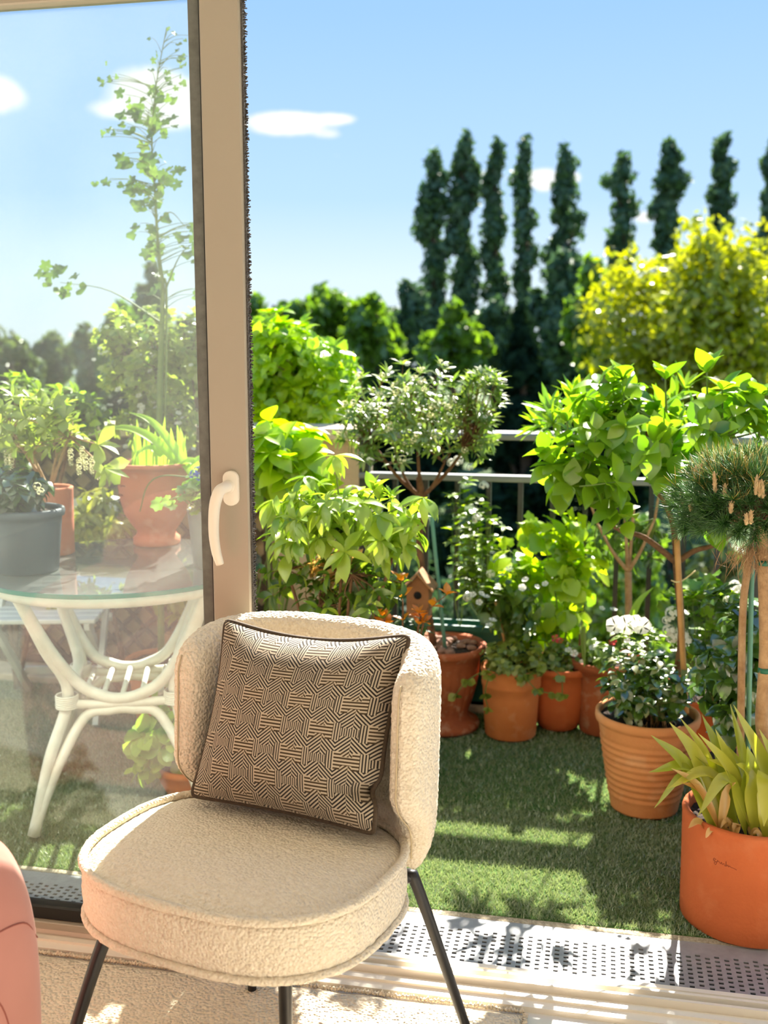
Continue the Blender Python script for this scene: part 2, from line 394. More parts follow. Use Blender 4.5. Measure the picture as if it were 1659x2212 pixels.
# door threshold: extruded aluminium track
prof = [(2.03, -.06), (2.03, .012), (2.05, .015), (2.05, .021), (2.066, .021), (2.066, .016), (2.078, .016), (2.078, .034), (2.086, .034), (2.086, .014), (2.104, .014), (2.104, .034), (2.112, .034), (2.112, .012), (2.135, .012), (2.137, .022), (2.150, .022), (2.152, .006), (2.172, .004), (2.172, -.06)]
v = [(x, y, z) for x in (-4.2, 1.6) for (y, z) in prof]; k = len(prof)
f = [(i, i + 1, k + i + 1, k + i) for i in range(k - 1)] + [tuple(range(k))[::-1], tuple(range(k, 2 * k))]
th = struct('trim_1', mesh('threshold', v, f, 'pvc_white', False), label='cream door threshold with raised sliding tracks')
# terrace slab with drain channel
struct('floor_terrace', MB().box((-4.5, 2.372, -.30), (2.6, 4.10, -.008)).me('slab', 'terrace', False), label='concrete terrace slab under the turf')
ch = MB().box((-4.2, 2.172, -.10), (1.6, 2.372, -.06)); struct('drain_channel', ch.me('drain_channel', 'drain_dark', False), label='dark drain channel below the grate')
struct('mortar_strip', MB().box((-4.2, 2.366, -.01), (1.6, 2.386, .004)).me('mortar', 'mortar', False), label='gritty mortar strip between the grate and the turf')
struct('kerb', MB().box((-4.5, 3.80, -.008), (2.6, 4.06, .035), .006).me('kerb', 'stone_coping', False), label='pale stone kerb along the terrace edge')
# parapet wall on the left
wp = struct('wall_parapet', MB().box((-4.5, 3.98, -.30), (-.90, 4.16, 1.0)).me('parapet', 'render_beige', False), label='beige rendered parapet wall')
for i in range(6):
    x0 = -4.5 + i * .603
    ob('coping_stone', MB().box((x0, 3.94, 1.0), (x0 + .598, 4.20, 1.045), .006).me('coping_stone', 'stone_coping', False), wp)
# house wall above and right of the door, out of the frame
struct('ceiling', MB().box((-4.4, -3.3, 2.46), (1.7, 2.03, 2.6)).me('ceiling', 'room_wall', False), label='warm white room ceiling')
struct('wall_left', MB().box((-4.4, -3.3, -.06), (-4.2, 2.03, 2.46)).me('wall_left', 'room_wall', False), label='warm white left room wall')
struct('wall_right', MB().box((1.6, -3.3, -.06), (1.8, 2.12, 2.46)).me('wall_right', 'room_wall', False), label='warm white right room wall')
struct('wall_front', MB().box((-4.4, -3.5, -.06), (1.8, -3.3, 2.6)).me('wall_front', 'room_wall', False), label='warm white room wall behind the viewer')
# two glowing globes on stands, added out of view as fill light
def emat(name, col, s):
    m = bpy.data.materials.new(name); m.use_nodes = True; t = m.node_tree; t.nodes.clear(); e = node(t, 'ShaderNodeEmission', Strength=s); e.inputs[0].default_value = (*col, 1)
    o = node(t, 'ShaderNodeOutputMaterial'); t.links.new(e.outputs[0], o.inputs[0]); M[name] = m
emat('fill_glow', (1.0, .95, .88), 7.0)
for (lx, ly, w_) in ((-1.15, -.55, 'left'), (.95, -.55, 'right')):
    t = thing('fill_stand', 'small round white stand added out of view under the %s fill globe' % w_, 'side table', (lx, ly, 0), 0, 'added stands behind the viewer')
    ob('top', mesh('top', *lathe([(.001, .40), (.2, .40), (.205, .41), (.2, .42), (.001, .42)], 32), 'pvc_white'), t); ob('pedestal', mesh('pedestal', *lathe([(.001, 0), (.14, 0), (.14, .012), (.02, .03), (.018, .40)], 24), 'black_metal'), t)
    t = thing('fill_globe', 'unseen glowing globe added as fill light on the %s stand' % w_, 'lamp', (lx, ly, .4205), 0, 'added fill globes')
    ob('globe', mesh('globe', *lathe([(.001 + .15 * math.sin(PI * k / 20), .17 - .15 * math.cos(PI * k / 20)) for k in range(21)], 32), 'fill_glow'), t); ob('base', mesh('base', *lathe([(.001, 0), (.06, 0), (.06, .01), (.03, .028)], 24), 'black_metal'), t)
struct('wall_back', MB().box((-4.4, 2.03, 2.14), (1.7, 2.12, 2.6)).me('lintel', 'pvc', False), label='wall above the sliding door')

# sliding door leaf with handle
door = thing('door_1', 'cream sliding glass door leaf with curved lever handle', 'door'); del door['category']; door['kind'] = 'structure'
SX0, SX1 = -.790, -.708
ob('stile', MB().box((SX0, 2.066, .034), (SX1, 2.094, 2.10), .003).me('stile', 'pvc', False), door)
ob('glazing_bead', MB().box((-.818, 2.078, .05), (SX0, 2.100, 2.04), .002).me('glazing_bead', 'gasket_grey', False), door)
ob('glazing_gasket', MB().box((-.7925, 2.070, .05), (-.7895, 2.078, 2.04)).me('glazing_gasket', 'gasket_black', False), door)
bm = MB(); rr = random.Random(3)
bm.box((SX1, 2.074, .04), (SX1 + .003, 2.090, 2.09))
for i in range(700):
    z = .05 + i * .0029; bm.tube([(SX1 + .002, 2.082 + rr.uniform(-.005, .005), z), (SX1 + .008 + rr.uniform(-.002, .002), 2.082 + rr.uniform(-.005, .005), z + rr.uniform(-.003, .003))], .0014, 4)
ob('brush_seal', bm.me('brush_seal', 'brush_pile', False), door)
ob('bottom_rail', MB().box((-2.9, 2.066, .034), (SX0, 2.11, .052), .002).me('bottom_rail', 'pvc', False), door)
ob('bottom_gasket', MB().box((-2.9, 2.076, .052), (SX0, 2.11, .086), .004).me('bottom_gasket', 'gasket_black', False), door)
ob('top_rail', MB().box((-2.9, 2.066, 2.034), (SX0, 2.11, 2.10), .003).me('top_rail', 'pvc', False), door)
ob('glass_pane', MB().box((-2.9, 2.094, .08), (-.80, 2.100, 2.04)).me('glass_pane', 'door_glass', False), door)
def rounded_plate(cx, cz, hw, hh, r, y0, y1, n=6, bev=.002):
    pts = []
    for (sx, sz, a0) in ((1, 1, 0), (-1, 1, 90), (-1, -1, 180), (1, -1, 270)):
        for i in range(n + 1):
            a = R(a0 + 90 * i / n); pts.append((cx + sx * (hw - r) + r * math.cos(a), cz + sz * (hh - r) + r * math.sin(a)))
    m = len(pts); v = [(x, y1, z) for x, z in pts] + [(x, y0 + bev, z) for x, z in pts] + [(cx + (x - cx) * .93, y0, cz + (z - cz) * .96) for x, z in pts]
    f = [(i, (i + 1) % m, m + (i + 1) % m, m + i) for i in range(m)] + [(m + i, m + (i + 1) % m, 2 * m + (i + 1) % m, 2 * m + i) for i in range(m)] + [tuple(2 * m + i for i in range(m))]
    return v, f
HX, HZ = -.744, 1.070
hd = ob('door_handle', mesh('rosette', *rounded_plate(HX, HZ, .0165, .036, .0155, 2.056, 2.066), 'pvc_white'), door)
hp = smooth_path([(HX - .004, 2.060, HZ + .004), (HX - .006, 2.040, HZ + .004), (HX - .013, 2.024, HZ - .004), (HX - .020, 2.017, HZ - .035), (HX - .0225, 2.016, HZ - .085), (HX - .019, 2.018, HZ - .125), (HX - .013, 2.022, HZ - .152)], 6)
ob('lever', mesh('lever', *tube(hp, [.011, .0115, .0118, .012, .0112, .0105, .0098, .0085], 14), 'pvc_white'), hd)
v, f = tube([(HX - .004, 2.066, HZ + .004), (HX - .005, 2.052, HZ + .004)], [.0145, .014], 18); ob('collar', mesh('collar', v, f, 'pvc_white'), hd)

# drain grate: perforated strip, every slot a real hole
pitch, rows, rp = .0207, 8, .0165
v = []; f = []
def quad(x0, x1, y0, y1, z=.003):
    i = len(v); v.extend([(x0, y0, z), (x1, y0, z), (x1, y1, z), (x0, y1, z)]); f.append((i, i + 1, i + 2, i + 3))
GX0, GX1, GY0, GY1 = -2.6, 1.2, 2.176, 2.366
ncol = int((GX1 - GX0) / pitch)
for c in range(ncol):
    x0 = GX0 + c * pitch; x1 = x0 + pitch; h0 = x0 + .0050; h1 = x1 - .0050
    quad(x0, h0, GY0, GY1); quad(h1, x1, GY0, GY1); y = GY0; off = .006 + (rp / 2 if c % 2 else 0)
    for r_ in range(rows):
        ya = GY0 + off + r_ * rp; quad(h0, h1, y, ya); y = ya + .0076
    quad(h0, h1, y, GY1)
g = ob('drain_grate', mesh('drain_grate', v, f, 'steel', False), label='perforated grey metal drain grate along the door threshold', cat='drain grate')
sm = g.modifiers.new('thickness', 'SOLIDIFY'); sm.thickness = .0025; sm.offset = -1

# rug
n = 90; m_ = 60; v = []; f = []
RX0, RX1, RY0, RY1 = -2.6, -.118, .6, 2.018
for i in range(m_ + 1):
    for j in range(n + 1):
        x = RX0 + (RX1 - RX0) * j / n; y = RY0 + (RY1 - RY0) * i / m_
        e = min(1.0, min(x - RX0, RX1 - x, y - RY0, RY1 - y) / .012)
        jig = .0 if e >= 1 else .003
        v.append((x + rr.uniform(-jig, jig), y + rr.uniform(-jig, jig), .0005 + .0125 * math.sqrt(max(e, 0)) + rr.uniform(-.0008, .0008)))
f = [(i * (n + 1) + j, i * (n + 1) + j + 1, (i + 1) * (n + 1) + j + 1, (i + 1) * (n + 1) + j) for i in range(m_) for j in range(n)]
rug = ob('rug', mesh('rug', v, f, 'rug'), label='cream looped pile rug under the bouclé chair', cat='rug')
bm = MB()
for i in range(330):
    x = RX0 + (RX1 - RX0) * i / 330; bm.tube([(x - .003, RY1 - .004, .008), (x, RY1 + rr.uniform(.001, .005), .010 + rr.uniform(-.003, .003)), (x + .004, RY1 - .003, .007)], .0035, 5)
for i in range(180):
    y = RY0 + (RY1 - RY0) * i / 180; bm.tube([(RX1 - .004, y - .003, .008), (RX1 + rr.uniform(.001, .005), y, .010 + rr.uniform(-.003, .003)), (RX1 - .003, y + .004, .007)], .0035, 5)
o = ob('edge_loops', bm.me('edge_loops', 'rug'), rug); o['kind'] = 'stuff'

# artificial turf: two rolls with a seam, each a backing and its blades
def turf(lbl, x0, x1, y0, y1, nb, hh, nearbias=0):
    t = ob('artificial_turf', MB().box((x0, y0, -.006), (x1, y1, .004)).me('turf', 'turf_base', False), label=lbl, cat='artificial turf', group='turf rolls on the terrace')
    px = RNG.uniform(x0, x1, nb); py = RNG.uniform(y0, y1, nb)
    a = RNG.uniform(0, 2 * PI, nb); h = RNG.uniform(.6, 1.1, nb) * hh; w = RNG.uniform(.0011, .0019, nb); ln = RNG.normal(0, .006, (nb, 2))
    P = np.zeros((nb, 3, 3)); P[:, 0] = np.stack([px - w * np.cos(a), py - w * np.sin(a), np.full(nb, .003)], 1); P[:, 1] = np.stack([px + w * np.cos(a), py + w * np.sin(a), np.full(nb, .003)], 1)
    P[:, 2] = np.stack([px + ln[:, 0], py + ln[:, 1], .003 + h], 1)
    me = mesh('turf_blades', P.reshape(-1, 3), np.arange(nb * 3).reshape(-1, 3), 'turf_blade', False)
    o = ob('blades', me, t); o['kind'] = 'stuff'
turf('strip of green artificial turf nearest the drain grate', -2.7, 1.3, 2.388, 2.985, 190000, .013)
turf('strip of green artificial turf at the far side by the pots', -2.9, 1.8, 2.991, 3.80, 120000, .014)

# balcony railing, right of the parapet
rl = thing('balcony_railing', 'dark metal balcony railing with flat handrail behind the pots', 'railing', (.6, 3.93, 0))
L = lambda x, y, z: (x - .6, y - 3.93, z)
ob('handrail', MB().box(L(-.90, 3.86, 1.02), L(2.5, 4.0, 1.045), .006).me('handrail', 'rail_grey', False), rl)
ob('lower_rail', MB().box(L(-.90, 3.90, .862), L(2.5, 3.96, .884), .004).me('lower_rail', 'rail_grey', False), rl)
ob('bottom_rail', MB().box(L(-.90, 3.91, .075), L(2.5, 3.95, .10), .004).me('rail_bottom', 'rail_black', False), rl)
bme = MB().box((-.009, -.009, .10), (.009, .009, .862)).me('baluster', 'rail_black', False)
for i in range(29): ob('baluster', bme, rl, (-.88 + i * .118 - .6, 0, 0))
pme = MB().box((-.02, -.02, -.0), (.02, .02, 1.02), .003).me('post', 'rail_black', False)
for x in (-.88, .55, 1.95): ob('post', pme, rl, (x - .6, 0, .036))
# ================================================================== BOUCLE CHAIR
CH_LOC = (-.60, 1.745, 0); CH_RZ = R(-12.7)
chair = thing('lounge_chair', 'cream bouclé chair with curved back and thin black metal legs', 'chair', CH_LOC, CH_RZ)
CM = Matrix.Translation(CH_LOC) @ Matrix.Rotation(CH_RZ, 4, 'Z'); CMI = CM.inverted()
def w2c(p): return V(CMI @ Vector(tuple(map(float, p))))
def fuzz(v, nrm, amp=.0016, sc=170.):
    out = []
    for p, q in zip(v, nrm): out.append(V(p) + V(q) * amp * mnoise.noise(Vector((p[0] * sc, p[1] * sc, p[2] * sc))) * 1.5)
    return out
def vnormals(v, f):
    v = np.array(v, float); nn = np.zeros_like(v)
    for q in f:
        q = list(q); a = np.cross(v[q[1]] - v[q[0]], v[q[2]] - v[q[0]])
        for i in q: nn[i] += a
    return nn / (np.linalg.norm(nn, axis=1)[:, None] + 1e-12)
def sell(t, a, bf, bb, n, cx=-.018):
    c, s = math.cos(t), math.sin(t)
    x = cx + a * math.copysign(abs(c) ** (2 / n), c); b = bb if s > 0 else bf
    return x, b * math.copysign(abs(s) ** (2 / n), s)
NT = 200; ths = [2 * PI * i / NT for i in range(NT)]
outl = [sell(t, .280, .250, .220, 2.7, -.012) for t in ths]
def seat_slope(x, y): return -.03 * (y + .1)      # seat rises slightly to the front
rings = []
ZB, ZT = .357, .452
def ring(sc, z): rings.append([(x * sc - .012 * (1 - sc), y * sc, z + seat_slope(x * sc, y * sc)) for x, y in outl])
for sc, z in ((.05, ZB - .012), (.4, ZB - .012), (.8, ZB - .010), (.95, ZB - .006), (.995, ZB)): ring(sc, z)
for i in range(1, 12):
    t = i / 12; ring(1.0 + .018 * math.sin(PI * t), ZB + (ZT - ZB) * t)
ring(.985, ZT - .003)
for i in range(1, 26):
    t = i / 26; sc = 1 - t * .97; ring(sc * .985, ZT - .004 + .034 * (1 - sc ** 3.0) ** .8)
v = [p for r_ in rings for p in r_]; f = []
for i in range(len(rings) - 1):
    for j in range(NT): f.append((i * NT + j, i * NT + (j + 1) % NT, (i + 1) * NT + (j + 1) % NT, (i + 1) * NT + j))
f.append(tuple((len(rings) - 1) * NT + j for j in range(NT))); f.append(tuple(range(NT))[::-1])
v = fuzz(v, vnormals(v, f[:-2])); ob('seat', mesh('seat', v, f, 'boucle'), chair)
def pipe(sc, z, r, name):
    pts = [(x * sc, y * sc, z + seat_slope(x, y)) for x, y in outl]
    v, f = closed_tube(pts, r, 8); v = fuzz(v, vnormals(v, f), .0012, 220); ob(name, mesh(name, v, f, 'boucle'), chair)
pipe(1.004, ZT + .004, .0085, 'seat_piping'); pipe(1.006, ZB - .002, .0070, 'seat_piping')
# wrap-around backrest: inflated curved panel
def back_c(u, w):
    zt = w
    wide = min(1, max(0, (zt / .46))) ; wide = wide * wide * (3 - 2 * wide)
    drop = max(0, (zt - .86) / .14)
    Phi = R(66 + 36 * wide) * (1 - .07 * drop ** 2)
    ph = u * Phi; sx = math.copysign(abs(math.sin(min(abs(ph), PI / 2))) ** .82, ph)
    x = .028 + .232 * sx; y = .100 + .142 * (math.copysign(abs(math.cos(ph)) ** .9, math.cos(ph)))
    ext = max(0, abs(ph) - PI / 2); y = y - .10 * ext
    z = .375 + .448 * zt - .035 * abs(u) ** 3 * zt + .004
    y += .06 * (z - .42) + .012
    return V((x, y, z))
NU, NV = 150, 84; T2 = .040
cen = np.array([[back_c(-1 + 2 * i / NU, j / NV) for i in range(NU + 1)] for j in range(NV + 1)])
du = np.gradient(cen, axis=1); dw = np.gradient(cen, axis=0); nn = np.cross(du, dw); nn /= np.linalg.norm(nn, axis=2)[..., None] + 1e-12
uu = np.linspace(-1, 1, NU + 1)[None, :]; ww = np.linspace(0, 1, NV + 1)[:, None]
infl = (1 - np.abs(uu) ** 12) ** .42 * (1 - np.abs(2 * ww - 1) ** 9) ** .42
A = cen + nn * (T2 * infl)[..., None]; B = cen - nn * (T2 * infl)[..., None]
v = list(A.reshape(-1, 3)) + list(B.reshape(-1, 3)); K = (NU + 1) * (NV + 1); f = []
for j in range(NV):
    for i in range(NU):
        a = j * (NU + 1) + i; q = (a, a + 1, a + NU + 2, a + NU + 1); f.append(q); f.append(tuple(K + t for t in q[::-1]))
v = fuzz(v, vnormals(v, f)); 
back = ob('backrest', mesh('backrest', v, f, 'boucle'), chair)
# stitched seams near the wing ends
for k_ in (0, NU):
    kk = 3 if k_ == 0 else NU - 3
    pts = [cen[j, k_] + (cen[j, k_] - cen[j, kk]) * .02 + (A[j, kk] - cen[j, kk]) * (.25 if k_ else -.25) for j in range(5, NV - 4)]
    ob('seam', mesh('seam', *tube(pts, .0016, 6), 'boucle_seam'), back)
legs = [[(-.80, 1.64, .345), (-.835, 1.615, .325), (-.915, 1.515, .0145)],
        [(-.50, 1.60, .335), (-.497, 1.59, .32), (-.505, 1.615, .0145)],
        [(-.40, 1.88, .345), (-.345, 1.905, .338), (-.325, 1.908, .318), (-.226, 1.925, .0145)],
        [(-.655, 1.90, .345), (-.66, 1.905, .325), (-.690, 1.972, .0145)]]
for p in legs:
    ob('leg', mesh('leg', *tube(smooth_path([w2c(q) for q in p], 6), [.0125, .0125, .0095], 14), 'black_metal'), chair)
tg = w2c(at(868, 1812, 1.845)); ob('brand_tag', MB().box(tg - V((.010, .001, .004)), tg + V((.010, .001, .005))).me('tag', 'tag_dark', False), chair)

# ================================================================== PATTERNED CUSHION
def wp(px, py, Y): return at(px, py, Y)
cBL, cBR, cTL, cTR = wp(414, 1718, 1.835), wp(815, 1800, 1.765), wp(488, 1340, 1.935), wp(885, 1374, 1.885)
ctr = (cBL + cBR + cTL + cTR) / 4
cush = thing('throw_cushion', 'square cushion in dark and light striped weave leaning on the bouclé chair', 'cushion', ctr)
nx = (cBR - cBL) + (cTR - cTL); ny = (cTL - cBL) + (cTR - cBR); cn = np.cross(nx, ny); cn /= np.linalg.norm(cn)   # towards the viewer
if cn[1] > 0: cn = -cn
nxh = nx / np.linalg.norm(nx); nyh = ny / np.linalg.norm(ny)
def cpos(u, w, side):
    pu = u * (1 - .075 * (1 - w * w) ** 1.2); pw = w * (1 - .13 * (1 - u * u) ** 1.2 * (1 if w > 0 else .25))
    s, t = (pu + 1) / 2, (pw + 1) / 2
    p = cBL * (1 - s) * (1 - t) + cBR * s * (1 - t) + cTL * (1 - s) * t + cTR * s * t
    h = (max(0, 1 - abs(u) ** 2.6) * max(0, 1 - abs(w) ** 2.6)) ** .62
    p = p + cn * side * h * (.092 if side > 0 else .045)
    # crease where the lower right corner folds
    g = math.exp(-((w + .60) / .085) ** 2) * max(0, (u - .40) / .60) ** 1.3
    p = p - nxh * .018 * g - cn * .030 * g * (1 if side > 0 else .3)
    g2 = math.exp(-((w + .86) / .22) ** 2) * max(0, u) ** 3; p = p + cn * .02 * g2
    # soft waves on top edge
    p = p + cn * .004 * math.sin(7 * u + 2) * max(0, w) ** 2 * side
    return p - ctr
NC = 56; v = []; uvs = []; f = []
for side in (1, -1):
    base = len(v)
    for j in range(NC + 1):
        for i in range(NC + 1):
            u, w = -1 + 2 * i / NC, -1 + 2 * j / NC; u = math.sin(u * PI / 2) * .4 + u * .6; w = math.sin(w * PI / 2) * .4 + w * .6
            v.append(cpos(u, w, side)); uvs.append(((u + 1) / 2 + (.13 if side < 0 else 0), (w + 1) / 2))
    for j in range(NC):
        for i in range(NC):
            a = base + j * (NC + 1) + i; q = (a, a + 1, a + NC + 2, a + NC + 1); f.append(q if side > 0 else q[::-1])
ob('cover', mesh('cover', v, f, 'cushion_weave', uv=uvs), cush)
edge = [cpos(-1 + 2 * i / 60, -1, 0) for i in range(60)] + [cpos(1, -1 + 2 * i / 60, 0) for i in range(60)] + [cpos(1 - 2 * i / 60, 1, 0) for i in range(60)] + [cpos(-1, 1 - 2 * i / 60, 0) for i in range(60)]
edge = V(edge); 
for _ in range(4): edge = (np.roll(edge, 1, 0) + edge * 2 + np.roll(edge, -1, 0)) / 4
ob('piping', mesh('piping', *closed_tube(edge, .0052, 8), 'cushion_piping'), cush)

# ================================================================== PINK ARMCHAIR (only an arm reaches into the picture)
arm_r = thing('pink_armchair', 'pink upholstered armchair with rounded arm at the left edge of the picture', 'armchair', (-1.262, 1.15, 0), 0)
def blob(name, c, h, n1, n2, matn, par, N=40, Mv=28, taper=0.0, topb=0.0):
    v = []; f = []
    for j in range(Mv + 1):
        b = -PI / 2 + PI * j / Mv; cb = math.copysign(abs(math.cos(b)) ** (2 / n2), math.cos(b)); sb = math.copysign(abs(math.sin(b)) ** (2 / n2), math.sin(b))
        for i in range(N):
            a = 2 * PI * i / N; ca = math.copysign(abs(math.cos(a)) ** (2 / n1), math.cos(a)); sa = math.copysign(abs(math.sin(a)) ** (2 / n1), math.sin(a))
            k = 1 + taper * sb
            v.append((c[0] + h[0] * cb * ca * k, c[1] + h[1] * cb * sa * k, c[2] + h[2] * sb))
    for j in range(Mv):
        for i in range(N): f.append((j * N + i, j * N + (i + 1) % N, (j + 1) * N + (i + 1) % N, (j + 1) * N + i))
    return ob(name, mesh(name, v, f, matn), par)
# arm: profile bulging outwards, narrowing to the floor (local origin at -1.25, 1.15)
def armrest(x0, sgn, name):
    NA, NL = 36, 22; v = []; f = []
    prof = []                       # (x offset outward, z)
    for (ox, z) in [(.0, .06), (.075, .06), (.088, .12), (.096, .22), (.102, .33), (.104, .44), (.096, .53), (.078, .595), (.048, .638), (.0, .656), (-.05, .638), (-.085, .58), (-.095, .47), (-.09, .3), (-.075, .06)]: prof.append((ox, z))
    pr = smooth_path([(p[0], 0, p[1]) for p in prof], 4)
    for k in range(NL + 1):
        t = -1 + 2 * k / NL; s = (1 - abs(t) ** 5) ** .35 if abs(t) < 1 else 0; yy = .30 * t
        for p in pr: v.append((x0 + sgn * p[0] * s, yy, .06 + (p[2] - .06) * (.55 + .45 * s)))
    m = len(pr)
    for k in range(NL):
        for i in range(m): f.append((k * m + i, k * m + (i + 1) % m, (k + 1) * m + (i + 1) % m, (k + 1) * m + i))
    o = ob(name, mesh(name, v, f, 'velvet_pink'), arm_r)
    return o, pr
ar, pr = armrest(.335, 1, 'armrest'); armrest(-.335, -1, 'armrest')
blob('seat_cushion', (0, .02, .34), (.27, .30, .11), 5, 3.5, 'velvet_pink', arm_r)
blob('backrest', (0, -.33, .48), (.42, .12, .40), 4, 3.2, 'velvet_pink', arm_r)
blob('base', (0, -.02, .15), (.34, .32, .10), 6, 5, 'velvet_pink', arm_r)
def armpt(yy, z):
    t = yy / .30; s = (1 - abs(t) ** 5) ** .35
    zz = (z - .06) / (.55 + .45 * s) + .06; arr = [(p[0], p[2]) for p in pr[:len(pr) * 9 // 15]]
    ox = np.interp(zz, [a[1] for a in arr], [a[0] for a in arr]); return V((.335 + ox * s + .0005, yy, z))
for pts in ([(-.10, .50), (.0, .535), (.10, .53), (.20, .50), (.26, .44)], [(-.05, .10), (.06, .17), (.12, .25), (.14, .34), (.11, .43), (.05, .47)], [(.0, .36), (.08, .33), (.17, .27), (.24, .20), (.27, .12)]):
    ob('seam', mesh('seam', *tube(smooth_path([armpt(a, b) for a, b in pts], 6), .0012, 5), 'seam_pink'), ar)
for sx in (-.3, .3):
    for sy in (-.3, .22): ob('foot', mesh('foot', *tube([(sx, sy, .012), (sx, sy, .09)], [.014, .02], 10), 'black_metal'), arm_r)
# ================================================================== PLANT TOOLS
PROF = dict(ovate=[.02, .24, .33, .33, .26, .14, 0], elliptic=[.02, .15, .23, .25, .21, .12, 0], lance=[.02, .10, .14, .145, .12, .07, 0], narrow=[.02, .055, .07, .072, .062, .04, 0],
            obovate=[.03, .08, .15, .22, .26, .21, .02], round=[.05, .30, .42, .45, .40, .26, 0], strap=[.045, .05, .05, .046, .038, .024, 0])
def leaf_t(name, prof, matn, fold=.22, curl=.5, n=6, wav=0.0, ws=1.0):
    pr = PROF[prof]; v = []; f = []; y = z = 0.0
    for i in range(n + 1):
        t = i / n; w = np.interp(t, np.linspace(0, 1, len(pr)), pr) * ws; a = -curl * (t - .25)
        if i: y += math.cos(a) / n; z += math.sin(a) / n
        zz = fold * w + wav * math.sin(t * 14)
        if i == n: v.append((0, y, z))
        else: v += [(-w, y, z + zz), (0, y, z), (w, y, z + fold * w - wav * math.sin(t * 14))]
    for i in range(n - 1):
        a = i * 3; f += [(a, a + 1, a + 4, a + 3), (a + 1, a + 2, a + 5, a + 4)]
    a = (n - 1) * 3; f += [(a, a + 1, a + 3), (a + 1, a + 2, a + 3)]
    return mesh(name, v, f, matn)
def lobed_t(name, matn, lobes=5, depth=.35, cup=.12):
    v = [(0, .35, 0)]; m = lobes * 4 - 1; f = []
    for i in range(m + 1):
        a = R(-150 + 300 * i / m); r = .52 * (1 - depth * (.5 + .5 * math.cos(2 * PI * (i / m) * lobes))) ; r *= (.8 + .2 * math.cos(a))
        v.append((r * math.sin(a), .35 + r * math.cos(a), cup * r * math.cos(3 * a)))
    for i in range(1, m + 1): f.append((0, i + 1, i))
    i = len(v); v += [(-.012, 0, -.02), (.012, 0, -.02)]; f.append((0, i, i + 1))
    return mesh(name, v, f, matn)
def flower_t(name, matn, petals=5, cup=.25, wide=.42):
    v = [(0, 0, 0)]; f = []
    for k in range(petals):
        a = 2 * PI * k / petals; b = len(v)
        for (rr_, da, h) in ((.45, -wide * .7, .4), (.9, -wide, .8), (1.0, 0, 1), (.9, wide, .8), (.45, wide * .7, .4)):
            v.append((rr_ * math.cos(a + da), rr_ * math.sin(a + da), cup * h))
        f += [(0, b, b + 1, b + 2), (0, b + 2, b + 3, b + 4)]
    return mesh(name, v, f, matn)
def cluster_t(name, matn, n=26, seed=1):
    rg = np.random.default_rng(seed); v = []; f = []
    for k in range(n):
        d = rg.normal(0, 1, 3); d[2] = abs(d[2]) * .8; d /= np.linalg.norm(d); s = np.cross(d, rg.normal(0, 1, 3)); s /= np.linalg.norm(s); w = np.cross(d, s); c = d * .75; i = len(v)
        v += [c - s * .32, c - w * .32 + d * .08, c + s * .32, c + w * .32 + d * .08]; f.append((i, i + 1, i + 2, i + 3))
    return mesh(name, v, f, matn)
def fmat(d, nrm, s, p):
    d = V(d); d = d / (np.linalg.norm(d) + 1e-9); nrm = V(nrm); nrm = nrm - d * (nrm @ d); l = np.linalg.norm(nrm)
    nrm = nrm / l if l > 1e-4 else np.cross(d, V((1, 0, 0))); x = np.cross(d, nrm)
    return np.array([[x[0] * s, d[0] * s, nrm[0] * s, p[0]], [x[1] * s, d[1] * s, nrm[1] * s, p[1]], [x[2] * s, d[2] * s, nrm[2] * s, p[2]], [0, 0, 0, 1]])
def place(root, name, tms, anchors, limit=280, stuffname='small_leaves', rg=None):
    """anchors: (pos, dir, normal, size); the nearest become single objects, the rest one mesh"""
    rg = rg or random.Random(5); loc = V(root.location)
    anchors = sorted(anchors, key=lambda a: a[0][1]); rest = []
    for i, (p, d, nr, s) in enumerate(anchors):
        m = fmat(d, nr, s, V(p) - loc); t = tms[i % len(tms)]
        if i < limit:
            o = bpy.data.objects.new(name, t); COL.objects.link(o); o.parent = root; o.matrix_local = Matrix([list(map(float, r_)) for r_ in m])
        else: rest.append((t, m))
    if rest:
        bt = {}
        for t, m in rest: bt.setdefault(t.name, [t, []])[1].append(m)
        for t, ms in bt.values():
            tv = np.array([q.co[:] for q in t.vertices]); A = np.array(ms); nv = len(tv)
            Vv = np.einsum('kij,nj->kni', A[:, :3, :3], tv) + A[:, None, :3, 3]
            tris = []
            for pl in t.polygons:
                q = list(pl.vertices); tris += [(q[0], q[i], q[i + 1]) for i in range(1, len(q) - 1)]
            F = (np.array(tris)[None] + (np.arange(len(ms)) * nv)[:, None, None]).reshape(-1, 3)
            o = ob(stuffname, mesh(stuffname, Vv.reshape(-1, 3), F, t.materials[0], smooth=True), root); o['kind'] = 'stuff'
def unit(rg):
    while True:
        p = V((rg.uniform(-1, 1), rg.uniform(-1, 1), rg.uniform(-1, 1))); l = np.linalg.norm(p)
        if .05 < l < 1: return p / l
def whorl(anch, rg, p, d, n, size, spread, droop, up=.6):
    d = V(d) / np.linalg.norm(d); ref = V((0, 0, 1)) if abs(d[2]) < .85 else V((1, 0, 0)); a = np.cross(d, ref); a /= np.linalg.norm(a); b = np.cross(d, a); ph = rg.uniform(0, 6.28)
    for k in range(n):
        an = ph + 2 * PI * k / n + rg.uniform(-.3, .3); sp = R(spread + rg.uniform(-18, 18))
        ld = d * math.cos(sp) + (a * math.cos(an) + b * math.sin(an)) * math.sin(sp); ld = ld + V((0, 0, -droop * rg.uniform(.4, 1.4)))
        nr = d * .6 + V((0, 0, up)) + V((rg.uniform(-.4, .4), rg.uniform(-.4, .4), 0))
        anch.append((p, ld, nr, rg.uniform(*size)))
